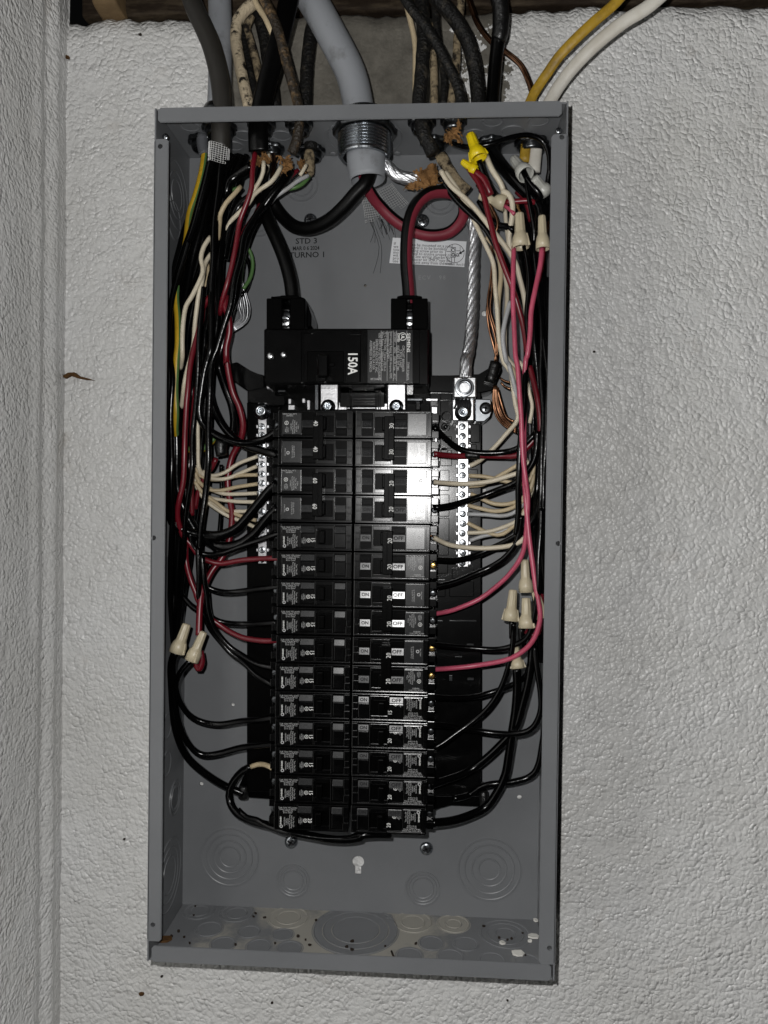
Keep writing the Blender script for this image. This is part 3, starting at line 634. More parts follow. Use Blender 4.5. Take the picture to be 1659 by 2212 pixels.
def breaker(side, row, poles, rating, label):
    left = side == 'L'; zt = ZTOP - row * PITCH; h = poles * PITCH
    dx = random.uniform(-.0004, .0004)
    if left: org = Vector((XC - .0007 - LEN + dx, -HF, zt)); mw = Matrix.Translation(org)
    else: org = Vector((XC + .0007 + LEN + dx, -HF, zt - h)); mw = Matrix.Translation(org) @ Matrix.Rotation(math.pi, 4, 'Y')
    mw = mw @ Matrix.Rotation(random.uniform(-.006, .006), 4, 'X') @ Matrix.Rotation(random.uniform(-.006, .006), 4, 'Z')
    t = thing('circuit_breaker', label, 'breaker', (org.x + (LEN / 2 if left else -LEN / 2), -.036, zt - h / 2), 'branch breakers')
    b = put('body', bmesh_part(('body', poles), lambda: body_mesh(poles, side)), 'black_plastic', t, mw)
    hd = put('handle', bmesh_part(('handle', poles), lambda: handle_mesh(poles == 2)), 'black_plastic_matt', t, mw)
    nang = -90
    for p in range(poles):
        o = p * 25.4; mp = mw @ Matrix.Translation((0, 0, -o / 1000))
        two = poles == 2
        lp = put('label_plate', bmesh_part(('lp', two), lambda: plate_mesh(4.6, 21.4, 3.0, 22.4, .8 if not two else 1.6)), 'label_black' if not two else 'label_grey', t, mp)
        wl = 1.6 if two else .8
        put('well_shade', bmesh_part('well_shade', well_shade_mesh), 'black_plastic_matt', t, mp)
        # windows either side of the handle; the upper flap leans towards the ceiling
        up = left
        v0, v1 = ((3.2, 8.8) if up else (16.6, 22.2)) if not two else ((9.2, 15.8))
        tl = (13 if up else -13) if not two else (9 if (up) else -9)
        wo = put('window', bmesh_part(('wo', two, up), lambda: plate_mesh(22.0, 34.4, v0, v1, -.2 if not two else .6, tl)), 'label_grey', t, mp)
        wn = put('window', bmesh_part(('wn', two, up), lambda: plate_mesh(52.8, 62.4, v0, v1, -.2 if not two else .6, tl)), 'label_grey', t, mp)
        lo_ = put('flap', bmesh_part(('fl', two, up), lambda: plate_mesh(22.0, 34.4, (9.6 if up else 3.2) if not two else 17, (22 if up else 15.8) if not two else 22, -1.0 + .2)), 'black_plastic_matt' if two else 'black_plastic', t, mp)
        l2_ = put('flap', bmesh_part(('f2', two, up), lambda: plate_mesh(52.8, 62.4, (9.6 if up else 3.2) if not two else 17, (22 if up else 15.8) if not two else 22, -.8)), 'black_plastic_matt' if two else 'black_plastic', t, mp)
        if not left:
            vm = (v0 + v1) / 2
            lt_text('OFF', 4.6, 28.2, vm, .95 if two else .25, 180, 'print_black', wo, mp, bold=.00012, sx=1.1); lt_text('ON', 4.2, 57.6, vm, .95 if two else .25, 180, 'print_black', wn, mp, bold=.00012)
        else:
            q = obj('mark_ring', bmesh_part('mr', lambda: ring_mesh(.0012, .0003)), 'print_black', wo, mp @ Matrix.Translation((.0282, -.0006 if two else .0001, -(v0 + v1) / 2000)))
        pm = 'print_white' if not (two and row < 6 and not left) else 'print_white'
        if not two:
            lt_text(HACR, 1.75, 13, 6.4, wl + .15, 180, 'print_grey', lp, mp, line=.85, sx=.95)
            lt_text(SMALL, 1.7, 14.2, 16.8, wl + .15, -90, 'print_grey', lp, mp, line=.98, sx=.9)
            lt_text('SIEMENS', 1.9, 6.6, 16.0, wl + .15, -90, 'print_white', lp, mp, bold=.00003)
            obj('mark_ring', bmesh_part('csa', lambda: ring_mesh(.0015, .0007)), 'print_grey', lp, mp @ Matrix.Translation((.0072, -(wl + .15) / 1000, -.0212)))
            lt_text('LISTED\nISSUE NO.\nL-6038', 1.4, 24.4, 16.4, -.6, -90, 'print_grey', lo_, mp, line=.95)
            obj('mark_ring', bmesh_part('ul', lambda: ring_mesh(.0018, .00035)), 'print_white', lo_, mp @ Matrix.Translation((.0288, .0007, -.0160)))
            lt_text('UL', 1.7, 28.8, 16.0, -.65, -90, 'print_white', lo_, mp, bold=.00004)
        elif p == 0:
            lt_text('HACR Type, 40°C\nSIEMENS', 1.7, 11, 5.0, wl + .15, 0, 'print_grey', lp, mp, line=.95)
            lt_text(SMALL2, 1.7, 15.6, 15.6, wl + .15, -90, 'print_grey', lp, mp, line=.95, sx=.9)
            obj('mark_ring', bmesh_part('ul', lambda: ring_mesh(.0018, .00035)), 'print_white', lp, mp @ Matrix.Translation((.0082, -(wl + .15) / 1000, -.0122)))
            lt_text('UL', 1.7, 8.2, 12.2, wl + .2, -90, 'print_white', lp, mp, bold=.00004)
            lt_text('LISTED\nISSUE NO.\nL-6038', 1.3, 8.4, 18.4, wl + .15, -90, 'print_grey', lp, mp, line=.9)
        else:
            lt_text('CU-AL 60/75°C\nCOUPLE lb-in 25', 1.6, 14.5, 12.4, wl + .15, -90, 'print_grey', lp, mp, line=.95)
            obj('mark_ring', bmesh_part('csa', lambda: ring_mesh(.0015, .0007)), 'print_grey', lp, mp @ Matrix.Translation((.0098, -(wl + .15) / 1000, -.0135)))
            lt_text('AWG 14-8', 1.5, 7.2, 12.6, wl + .15, -90, 'print_grey', lp, mp)
        if two: lt_text(rating, 5.8, 35.3, (13.0 if p == 0 else 10.6), 7.9, nang, 'print_white', hd, mp, 'rating_number', sx=.85)
        else: lt_text(rating, 5.2, 33.0 if left else 33.6, 15.4 if left else 8.4, .3, nang, 'print_white', b, mp, 'rating_number', sx=.85)
        sc = screw('terminal_screw', mp @ Vector((-.0032, .0118 + .005, -.0127)), .0031, 'brass' if not left and row + p in (4, 8, 9) else 'zinc_dark', t, 'slot', .3)
NUM = {2: '15', 3: '15'}
ORD = ['topmost', 'second', 'third', 'fourth', 'fifth', 'sixth', 'seventh', 'eighth', 'ninth', 'tenth', 'eleventh', 'twelfth']
breaker('L', 0, 2, '40', 'black double-pole breaker marked 40 at the top of the left column')
breaker('L', 2, 2, '60', 'black double-pole breaker marked 60, second from top in the left column')
for i in range(10):
    breaker('L', 4 + i, 1, '15', 'black single-pole breaker marked 15, %s single one down the left column' % ORD[i])
breaker('L', 14, 1, '20', 'black single-pole breaker marked 20 at the very bottom of the left column')
breaker('R', 0, 2, '30', 'black double-pole breaker marked 30 at the top of the right column')
for i in range(4):
    breaker('R', 2 + 2 * i, 2, '20', 'black double-pole breaker marked 20, %s of four in the right column' % ['uppermost', 'second from top', 'third from top', 'lowest'][i])
breaker('R', 10, 1, '15', 'black single-pole breaker marked 15, the only one in the right column')
for i in range(4):
    breaker('R', 11 + i, 1, '20', 'black single-pole breaker marked 20 in the right column, %s' % ['directly below the 15', 'third single one from the top', 'one above the bottom', 'at the very bottom'][i])
# ------------------------------------------------------------------ main breaker
HM = .084
mb = thing('main_breaker', 'large black main breaker with white 150A marking and two lug towers', 'main breaker', P(748, 830, .03))
rect('body', 'M', 52, 356, 1540, 864, .030, HM, 'black_plastic', mb, .0014)
rect('face_plate', 'M', 60, 366, 395, 850, HM - .001, HM + .0008, 'black_plastic', mb, .0006)
fp = rect('face_plate', 'M', 410, 372, 925, 845, HM - .001, HM + .0006, 'black_plastic', mb, .0006)
rect('face_plate', 'M', 780, 570, 918, 845, HM - .001, HM + .0016, 'black_plastic', mb, .0006)
hb = rect('handle_well', 'M', 440, 560, 770, 842, HM, HM + .0012, 'black_plastic_matt', mb, .0005)
rect('handle', 'M', 528, 580, 640, 800, HM, HM + .013, 'black_plastic', mb, .002)
rect('handle_step', 'M', 530, 665, 690, 700, HM, HM + .006, 'black_plastic', mb, .0008)
rect('handle_step', 'M', 520, 772, 610, 838, HM, HM + .004, 'black_plastic', mb, .0006)
rect('latch', 'M', 820, 384, 925, 408, HM, HM + .0022, 'black_plastic', mb, .0005); rect('latch', 'M', 400, 392, 486, 404, HM, HM + .0022, 'black_plastic', mb, .0005)
ml = rect('rating_label', 'M', 985, 368, 1392, 848, HM - .001, HM + .0006, 'label_grey', mb, .0002)
rect('edge_rail', 'M', 1450, 362, 1530, 862, HM - .002, HM + .001, 'black_plastic', mb, .0006)
for x0, x1, s0, s1 in ((75, 425, 218, 286), (1195, 1528, 1338, 1388)):
    rect('lug_tower', 'M', x0, 84, s0, 372, .030, .080, 'black_plastic_matt', mb, .0008); rect('lug_tower', 'M', s1, 84, x1, 372, .030, .080, 'black_plastic_matt', mb, .0008)
    rect('lug_back', 'M', x0 + 20, 90, x1 - 20, 372, .030, .060, 'black_plastic_matt', mb, .0005)
    xc = (s0 + s1) / 2
    rect('lug', 'M', s0 + 2, 185, s1 - 2, 360, .058, .068, 'tinned_bar', mb, .0006)
    screw('lug_screw', P(xc + 2, 250, .069, 'M'), .0058, 'zinc', mb, 'slot', .5)
    screw('lug_screw', P(xc + 2, 302, .0695, 'M'), .0050, 'aluminium', mb, 'slot', .5)
prism('lug_side', 'M', [(425, 110), (440, 112), (482, 240), (480, 335), (428, 350)], .030, .066, 'black_plastic', mb, .0006)
prism('lug_cap', 'M', [(115, 90), (118, 66), (170, 74), (210, 58), (340, 56), (420, 84), (420, 100)], .034, .070, 'black_plastic_matt', mb, .0006)
prism('lug_cap', 'M', [(1250, 90), (1252, 66), (1300, 58), (1420, 58), (1475, 66), (1480, 90)], .034, .070, 'black_plastic_matt', mb, .0006)
for x, y, r in ((112, 605, .0032), (232, 593, .0028)):  # two small shiny dots on the left face plate
    lathe('face_dot', [(r, 0), (r, .0006), (r * .6, .0014), (0, .0017)], axis_matrix(P(x, y, HM + .0008, 'M'), FRONT), 'aluminium', mb, 16)
def mt(body, size, x, y, parent=ml, mtl='print_grey', ang=-90, **k): text(body, size, P(x, y, HM + .001, 'M'), ang, mtl, parent, 'lettering', **k)
text('150A', .0118, P(848, 668, HM + .002, 'M'), -90, 'print_white', fp, 'rating_number', bold=.00025, sx=.80)
mt('SIEMENS', .0040, 1355, 398, mtl='print_white', align='LEFT', bold=.00003, sx=1.15); mt('TYPE EQ8693', .0030, 1347, 822, align='RIGHT', sx=.92)
mt('CIRCUIT BREAKER', .0030, 1308, 510, align='LEFT', sx=.95); mt('2 POLE UNIT', .0030, 1283, 545, align='LEFT', sx=.95); mt('ISSUE NO. DY 785', .0030, 1259, 510, align='LEFT', sx=.95)
mt('LISTED', .0026, 1264, 400, mtl='print_white', align='LEFT', bold=.00005)
obj('mark_ring', ring_mesh(.0036, .0005), 'print_white', ml, Matrix.Translation(P(1302, 430, HM + .001, 'M'))); mt('UL', .0038, 1302, 430, mtl='print_white', bold=.0001)
for x, b in ((1234, '120/240V ~   60Hz    HACR Type    40°C'), (1198, 'Interrupting Rating 22,000 Amperes RMS'), (1174, 'Symmetrical 120/240V ~'), (1146, '75°C Wire Only, Torque 250 lb-in'), (1121, 'Wire Range - 1-300kcmil CU-AL')):
    mt(b, .0029, x, 385, align='LEFT', sx=.92 if len(b) < 30 else .86)
for x, y, b in ((1092, 608, 'USE ONLY IN LISTED ENCLOSURES'), (1066, 605, 'SIEMENS INDUSTRY, INC.'), (1041, 603, 'NORCROSS, GA USA'), (1014, 608, 'ASSEMBLED IN MEXICO')): mt(b, .0029, x, y, sx=.92)
mt('6740228', .0027, 1060, 812, ang=180)
for x in (1338, 1246, 1216, 1160, 1107): rect('label_line', 'M', x, 378, x + 3, 830, HM + .0006, HM + .0009, 'print_grey', ml, 0)
# ------------------------------------------------------------------ cable connectors in the top sheet
def connector(fr, x, y, r, label, material='zinc_dark', collar=True, drop=.0):
    c = PZ(x, y, ZT - .003, fr); t = thing('cable_connector', label, 'connector', (c.x, c.y, ZT), 'cable connectors in the top sheet')
    mw = axis_matrix((c.x, c.y, ZT - .0002), (0, 0, -1))
    lathe('locknut', [(r * .80, 0), (r * 1.16, 0), (r * 1.2, .0008), (r * 1.18, .0040), (r * 1.08, .0046), (r * .80, .0040)], mw, material, t, 48, lambda a, i: 1 + (.10 if (math.cos(8 * a) > .45 and 1 <= i <= 3) else 0), closed=True)
    if collar: lathe('threaded_sleeve', [(r * .72, -.010), (r * .92, -.010)] + [(r * (.92 if k % 2 else .97), .001 + k * .0009) for k in range(10)] + [(r * .88, .0105), (r * .72, .0105)], mw, 'zinc_dark', t, 32, closed=True)
    return c
k1 = connector('E', 378, 292, .0125, 'dark connector gripping the thick charcoal cable at the top left')
k2 = connector('E', 835, 262, .0100, 'dark connector round the wide black cable, left of the big hub')
k3 = connector('E', 1240, 255, .0098, 'dark connector round the brown cloth cable, left of the big hub')
k4 = connector('U', 530, 955, .0098, 'dark connector round the tarred cable right of the big hub')
k5 = connector('U', 775, 945, .0092, 'dark connector with brown paper stuffed in its throat')
j1 = connector('E', 195, 440, .0105, 'dark connector in the back row with the green and yellow wire')
j2 = connector('E', 945, 520, .0095, 'dark connector in the back row behind the brown paper')
j3 = connector('E', 1370, 545, .0108, 'dark connector in the back row holding the cut tan sheath')
j4 = connector('U', 625, 1110, .0105, 'dark connector in the back row behind the tarred cable')
j5 = connector('U', 1060, 1110, .0105, 'dark connector in the back row beside the yellow wire nut')
j6 = connector('U', 1375, 1115, .0125, 'dark connector where the yellow and white cables enter at the right')
cb = PZ(788, 292, ZT - .006); hub = thing('conduit_hub', 'big threaded metal hub around the main grey service cable', 'hub', (cb.x, cb.y, ZT))
mwh = axis_matrix((cb.x, cb.y, ZT - .0002), (0, 0, -1))
lathe('locknut', [(.0205, 0), (.0275, 0), (.0285, .001), (.028, .0055), (.026, .0062), (.0205, .0055)], mwh, 'zinc_dark', hub, 64, lambda a, i: 1 + (.06 if (math.cos(8 * a + .4) > .6 and 1 <= i <= 3) else 0), closed=True)
lathe('threaded_sleeve', [(.0195, -.012), (.0240, -.012)] + [(.0232 if k % 2 else .0250, .002 + k * .0014) for k in range(18)] + [(.0228, .0272), (.0195, .0272)], mwh, 'zinc', hub, 64, None, False, True)
# strap clamp standing on the box top by the charcoal cable
sc_ = thing('cable_clamp', 'small clamp with bright screw on the box top around the charcoal cable', 'clamp', (k1.x, k1.y, HZ))
lathe('clamp_body', [(.0145, 0), (.0165, .001), (.0165, .008), (.0135, .014), (.0105, .014), (.0105, 0)], axis_matrix((k1.x, k1.y, HZ + .0003), (0, 0, 1)), 'zinc_dark', sc_, 32, closed=True)
screw('clamp_screw', Vector((k1.x + .006, k1.y - .0150, HZ + .008)), .0035, 'zinc', sc_, 'slot')
# ------------------------------------------------------------------ cables above the box (and on into it)
def topcable(name, w, spec, material, label, **k): return cable(name, w, spec, material, label, **k)
topcable('charcoal_cable', 42, 'T:150,-80,70 195,60,74 265,200,77 330,350,78 380,550,79 404,700,79 412,840,79 E:395,240,79 395,330,79 396,420,78 385,500,77', 'sheath_dark', 'thick charcoal cable entering the box at the top left', sides=24)
topcable('grey_conduit', 50, 'T:392,-80,35 395,100,38 400,300,42 395,500,46 392,700,50 385,830,52', 'sheath_grey', 'pale grey pipe-like cable behind the charcoal cable', sides=24)
topcable('grey_sleeve', 25, 'D:437,292,53 437,310,53 440,325,53 443,334,53', 'sheath_dull', 'short grey sleeve in the back-row connector with the green and yellow wire')
topcable('cloth_cable', 25, 'T:660,20,40 590,75,42 530,160,44 515,300,48 545,480,56 580,650,64 620,830,72', 'cloth_cream', 'cream cloth cable with black tar patches, curling above the left connectors', rough=.06)
topcable('cloth_cable', 17, 'T:640,130,26 600,210,28 630,320,30 665,450,33 690,560,36 720,700,38 740,840,39', 'cloth_tan', 'thin cream cloth cable between the tarred one and the wide black cable', rough=.05)
topcable('cloth_cable', 26, 'T:640,40,22 560,120,24 570,260,26 600,450,28 640,640,32 690,840,34', 'cloth_dark', 'dark cloth cable behind the cream tarred cable', rough=.05)
topcable('cloth_cable', 28, 'T:670,60,20 710,180,22 745,330,24 770,520,28 800,680,32 815,840,36', 'cloth_dark', 'dark mottled cable curving behind the wide black cable', rough=.05)
topcable('black_cable', 44, 'T:935,-80,76 910,60,78 868,250,80 800,480,80 745,680,80 712,840,80 E:800,280,80 800,400,80 802,480,79 805,540,78', 'sheath_black', 'wide flat black cable slanting down to the second connector', flat=.55, sides=24)
topcable('cream_wire', 13, 'T:640,-60,60 680,40,62 740,130,64 790,240,66 830,330,60', 'wire_cream', 'short cream wire crossing behind the brown cloth cable', cat='wire')
topcable('cloth_cable', 22, 'T:690,-80,84 760,50,84 830,200,84 880,380,83 930,560,82 975,720,81 1005,840,80 E:1240,250,80 1230,330,79 1210,430,78 1180,510,77 1160,560,76', 'cloth_brown', 'brown rust-spotted cloth cable slanting into the third connector', rough=.07)
topcable('cloth_cable', 29, 'T:1160,80,26 1105,220,28 1080,400,30 1063,600,31 1058,840,31 E:1370,420,31 1372,520,31', 'cloth_dark', 'dark tarred cable left of the big grey service cable', rough=.06)
_, path_main = topcable('service_cable', 66, 'T:1030,-120,52 1120,30,56 1230,230,58 1330,410,58 1400,560,57 1440,700,56 1468,850,55 D:788,275,54 788,320,54', 'sheath_grey', 'thick pale grey service cable curving down into the big hub', sides=32)
topcable('cream_wire', 12, 'U:395,-40,26 425,90,27 455,220,28 475,340,29 478,450,30 478,560,32 480,830,40', 'wire_cream', 'thin cream cable left of the tarred cable above the right connectors', cat='wire')
topcable('cloth_cable', 30, 'U:515,-80,70 530,60,73 545,250,77 540,430,79 525,620,80 508,800,80 530,950,80 545,1040,80 590,1120,79 620,1190,78', 'cloth_dark', 'black tarred cable running straight down right of the service cable', rough=.08)
topcable('cloth_cable', 22, 'U:370,-60,86 450,70,86 560,210,86 660,370,85 740,520,84 800,650,83 825,800,82 790,930,81', 'cloth_dark', 'dark tarred cable crossing in front of the others at the upper right', rough=.06)
topcable('cloth_cable', 18, 'U:630,-60,30 640,150,33 655,320,36 690,480,39 705,640,41 690,830,42', 'cloth_dark', 'slim dark cable right of the cream braided cable', rough=.05)
topcable('cloth_cable', 17, 'U:600,200,32 610,400,36 622,560,40 625,700,42 625,840,42', 'cloth_tan', 'cream braided cable between the tarred cables above the box', rough=.06)
topcable('cloth_cable', 17, 'U:835,-60,26 825,120,30 805,300,34 798,460,37 790,560,40 770,680,42 750,840,42', 'cloth_tan', 'thin braided cable behind the thick charcoal cloth cable', rough=.06)
topcable('cloth_cable', 32, 'U:560,-100,60 680,20,60 790,150,58 880,310,54 930,480,48 955,640,44 965,840,41', 'cloth_dark', 'thick charcoal cloth cable arching down behind the right connectors', rough=.04)
topcable('black_cable', 30, 'U:1090,-100,60 1130,60,56 1135,180,52 1115,350,47 1095,550,43 1075,830,40', 'sheath_black', 'glossy black cable with a taped bulge at the top right', rough=.05)
topcable('cable_tape', 36, 'U:1110,-60,61 1133,40,59 1140,150,55 1133,260,52 1120,300,50', 'tape_black', 'black tape wrapped on the glossy black cable at the top right', rough=.07, cat='tape')
rope('ground_wire', 12, 'U:870,-80,30 905,30,32 960,180,34 1060,315,36 1190,410,36 1290,500,36 1350,620,35 1380,720,35 1400,830,34 1410,1000,33', 'copper', 'bare twisted copper ground wire curling down to the right connector', 'wire', lobes=7, twist=330)
topcable('yellow_cable', 22, 'R:1130,-90,70 1050,10,66 960,90,62 880,165,56 820,230,48 780,290,42 740,350,38 708,410,36 D:1142,262,35 1137,300,35 1135,325,35 1132,350,35', 'cable_yellow', 'yellow cable running off to the upper right', flat=.6)
topcable('white_cable', 28, 'R:1330,-110,78 1190,20,72 1080,90,66 980,170,58 890,260,48 830,335,40 790,400,36 D:1168,262,34 1160,300,34 1156,330,34 1152,372,34', 'cable_white', 'white cable running off to the upper right beside the yellow one', flat=.7)
# ------------------------------------------------------------------ service conductors
def striped(spec, w, label, a0, a1):
    o, path = wire('bk', w, spec, label, jit=.0003); o.name = 'service_conductor'; o.data.materials[0] = M['wire_black_matt']
    hm = -sum(p.y for p in path) / len(path)
    obj('stripe', tube_mesh('stripe', path, w * mpp(hm) / 2 + .00025, 8, a0=a0, a1=a1), 'stripe_red', o); return o
striped('4:30,230,56 10,330,54 20,450,50 75,560,40 150,650,32 240,740,27 340,810,24 450,855,24 560,865,25 670,840,28 750,770,33 785,680,40 760,590,48 690,540,55 600,528,60 510,545,64 430,610,66 375,710,67 345,840,67 335,980,66 338,1120,64 350,1260,62 358,1400,61', 26, 'black conductor with broad red stripe looping once down to the right main lug', -.75, 1.05)
wire('bk', 30, 'D:792,335,58 800,365,62 790,395,64 3:1610,540,62 1500,660,56 1380,760,46 1250,815,36 1140,800,30 1050,730,26 980,640,26 935,560,30 895,560,40 890,640,48 930,750,54 1000,900,60 1060,1050,62 1100,1200,62 1118,1340,61 1122,1420,61', 'thick black main conductor swagging over and down to the left main lug', jit=.0003)[0].data.materials[0] = M['wire_black_matt']
rope('neutral_conductor', 27, 'D:800,340,54 806,352,58 4:170,320,58 260,400,56 360,430,54 470,440,50 600,480,40 720,560,30 800,650,26 845,750,26 868,880,27 862,1050,29 856,1250,32 850,1450,36 835,1640,42 812,1800,48 6:800,60,52 795,200,54', 'aluminium_strand', 'bare twisted aluminium neutral conductor running to the lug on the right bar', 'conductor', lobes=8, twist=80, depth=.55, sides=80)
# cut end of the service sheath below the hub
sh = lathe('service_sheath', [(.0172, -.002), (.0180, 0), (.0178, .016), (.0166, .024), (.0160, .028), (.0152, .028), (.0160, .012), (.0160, -.002)], axis_matrix((cb.x + .001, cb.y, ZT - .020), (.08, 0, -1)), 'sheath_grey', None, 32, lambda a, i: 1 + .03 * math.sin(3 * a) , closed=True)
tag(sh, 'cut end of the pale grey service sheath below the big hub', 'sheath')
def mesh_tape(c0, c1, r, nu, nv, thick, label, a0=-1.6, a1=1.6, flare=0.0, name='fibre_tape', material='fibre_white'):
    bm = bmesh.new(); ax = (c1 - c0); ln_ = ax.length; ax.normalize(); n = (FRONT - ax * FRONT.dot(ax)).normalized(); b = ax.cross(n); g = []
    for j in range(nv + 1):
        row = []
        for i in range(nu + 1):
            a = a0 + (a1 - a0) * i / nu + .10 * j / nv; rr = r * (1 + flare * (j / nv) ** 2) + .0003 * noise.noise(Vector((i * .9, j * .9, r * 100)))
            row.append(bm.verts.new(c0 + ax * (ln_ * j / nv + .0012 * math.sin(i * .5)) + (n * math.cos(a) + b * math.sin(a)) * rr))
        g.append(row)
    for j in range(nv):
        for i in range(nu):
            if j >= nv - 2 and random.random() < .45: continue
            bm.faces.new((g[j][i], g[j][i + 1], g[j + 1][i + 1], g[j + 1][i]))
    bmesh.ops.delete(bm, geom=[v for v in bm.verts if not v.link_faces], context='VERTS')
    me = finish(bm, name); o = obj(name, me, material); w = o.modifiers.new('w', 'WIREFRAME'); w.thickness = thick; w.use_even_offset = False
    tag(o, label, 'tape'); return o
mesh_tape(P(380, 470, .077, 'E'), P(372, 672, .074, 'E'), .0094, 12, 9, .0007, 'white woven fibre tape round the end of the charcoal cable')
mesh_tape(P(40, 545, .020, '4'), P(110, 760, .014, '4'), .009, 9, 12, .00035, 'loose fibre mesh hanging below the big hub, left of the stripe loop', -.9, .9, .5)
mesh_tape(P(170, 520, .012, '4'), P(290, 690, .010, '4'), .010, 9, 11, .00030, 'loose fibre mesh lying behind the red-striped conductor', -1.0, 1.0, .3)
def hairs(fr, pts, h, n, length, label, dirx=0, spread=60):
    t = thing('fibre_hairs', label, 'fibre', P(*pts, h, fr))
    for k in range(n):
        x, y = pts[0] + random.uniform(-spread, spread), pts[1] + random.uniform(-30, 30); l = length * random.uniform(.5, 1.3)
        p = [P(x, y, h, fr), P(x + l * .12 + dirx * l * .4 + random.uniform(-12, 12), y + l * .5, h - .002, fr), P(x + dirx * l + random.uniform(-25, 25), y + l, max(.006, h - .005), fr)]
        obj('hair', tube_mesh('hair', smooth_path(p, .006), .00016, 4), 'print_black', t)
hairs('4', (150, 740), .013, 16, 130, 'dark loose fibre hairs hanging below the mesh left of the sticker', .3, 60)
hairs('4', (70, 760), .012, 4, 330, 'a few long thin fibres hanging down the back sheet', .1, 20)
hairs('4', (960, 440), .02, 7, 100, 'thin fibres beside the white wire near the upper right bundle', .6, 40)
# ------------------------------------------------------------------ torn paper
def paper(fr, x, y, h, wpx, hpx, label, seed=0, ang=0, material='kraft_paper'):
    bm = bmesh.new(); nx, ny = 14, 12; g = []; c = P(x, y, h, fr); sc = FR[fr][2] * mpp(h); W, H = wpx * sc, hpx * sc; a = math.radians(ang)
    for j in range(ny + 1):
        row = []
        for i in range(nx + 1):
            u, v = (i / nx - .5) * W, (.5 - j / ny) * H
            k = Vector((u * 130 + seed, v * 130, seed)); u2, v2 = u + noise.noise(k) * .004, v + noise.noise(k + Vector((9, 0, 0))) * .004
            d = noise.noise(k * 1.2 + Vector((3, 3, 3))) * .007 + noise.noise(k * 3) * .0025 - 1.2 * (u / W) ** 2 * .01
            row.append(bm.verts.new(c + Vector((u2 * math.cos(a) - v2 * math.sin(a), -d, u2 * math.sin(a) + v2 * math.cos(a)))))
        g.append(row)
    for j in range(ny):
        for i in range(nx):
            ed = max(abs(i / (nx - 1) - .5), abs(j / (ny - 1) - .5)) * 2
            if ed + .6 * noise.noise(Vector((i * .6 + seed, j * .6, 4))) > .95: continue
            bm.faces.new((g[j][i], g[j][i + 1], g[j + 1][i + 1], g[j + 1][i]))
    bmesh.ops.delete(bm, geom=[v for v in bm.verts if not v.link_faces], context='VERTS')
    o = obj('torn_paper', finish(bm, 'torn_paper', False), material); s = o.modifiers.new('s', 'SOLIDIFY'); s.thickness = .0004
    tag(o, label, 'paper', 'torn cable paper'); return o
paper('4', 500, 420, .062, 210, 190, 'large scrap of crumpled brown paper above the stripe loop', 1, 10)
paper('4', 400, 480, .058, 150, 60, 'narrow strip of crumpled brown paper lying on the aluminium strands', 2, 8)
paper('E', 790, 625, .080, 170, 120, 'brown paper frill at the mouth of the wide black cable', 3, 5)
paper('E', 860, 620, .074, 90, 130, 'brown paper tongue right of the red wire at the cable mouth', 4, -20)
paper('E', 1075, 630, .070, 170, 90, 'brown paper flap left of the brown cloth cable end', 5, 20)
paper('E', 1095, 720, .066, 80, 180, 'long brown paper strip hanging from the brown cloth cable', 6, -15)
paper('E', 1265, 690, .050, 90, 150, 'brown paper behind the cut tan sheath', 7, 0)
paper('U', 780, 1020, .080, 120, 150, 'brown paper stuffed in the connector right of the tarred cable', 8, 0)
paper('U', 735, 1060, .078, 60, 120, 'thin brown paper strip hanging left in the stuffed connector', 9, 8)
paper('Q', 905, 1100, .074, 90, 90, 'rusty scrap of paper at the tip of a tan wire nut', 10, 0)
ts = lathe('cut_sheath', [(.0046, -.004), (.0050, 0), (.0050, .019), (.0044, .022), (.0038, .022), (.0042, .018), (.0042, -.004)], axis_matrix(PZ(1350, 575, ZT - .009, 'E'), (.05, -.25, -1)), 'cloth_tan', None, 24, lambda a, i: 1 + .06 * math.sin(2 * a + 1), closed=True)
tag(ts, 'cut tan sheath hanging from the back-row connector, wires coming out', 'sheath')
cable('cut_sheath', 26, '4:600,250,46 640,330,50 690,410,54 750,480,57 810,530,58', 'cloth_tan', 'frayed cream cable sheath slanting across behind the white wires', flat=.5, rough=.1, cat='sheath')
# ------------------------------------------------------------------ wire nuts
def wire_nut(tip, base, r, label, material='nut_tan', wings=True, roll=0):
    ax = base - tip; Ln = ax.length; mw = axis_matrix(tip, ax) @ Matrix.Rotation(roll, 4, 'Z')
    t = thing('wire_nut', label, 'wire nut', tuple(base), 'wire nuts')
    prof = [(0, 0), (r * .46, .0004), (r * .52, .0016), (r * .56, Ln * .25), (r * .62, Ln * .52), (r * .68, Ln * .58), (r * .86, Ln * .66), (r * .97, Ln * .78), (r * 1.0, Ln), (r * .86, Ln), (r * .82, Ln * .86), (r * .5, Ln * .55), (0, Ln * .5)]
    lathe('cap', prof, mw, material, t, 36, lambda a, i: 1 + (.07 * math.cos(9 * a) if 1 <= i <= 4 else 0))
    if wings:
        for s in (-1, 1):
            bm = bmesh.new(); add_box(bm, min(s * r * .6, s * r * 1.2), max(s * r * .6, s * r * 1.2), -r * .13, r * .13, Ln * .62, Ln * .98, r * .1)
            for v in bm.verts:
                if v.co.z < Ln * .75 and abs(v.co.x) > r: v.co.x *= .78
            obj('wing', finish(bm, 'wing'), material, t, mw)
    return t
def wn(fr, x0, y0, h0, x1, y1, h1, rz, label, material='nut_tan', wings=True, roll=0):
    return wire_nut(P(x0, y0, h0 / 1000, fr), P(x1, y1, h1 / 1000, fr), rz * FR[fr][2] * mpp(h1 / 1000), label, material, wings, roll)
wn('4', 830, 85, 76, 900, 275, 80, 66, 'bright yellow wire nut pointing up below the top sheet', 'nut_yellow', True, .3)
wn('4', 765, 295, 70, 880, 375, 72, 44, 'small yellow wire nut lying over the red wires', 'nut_yellow', False)
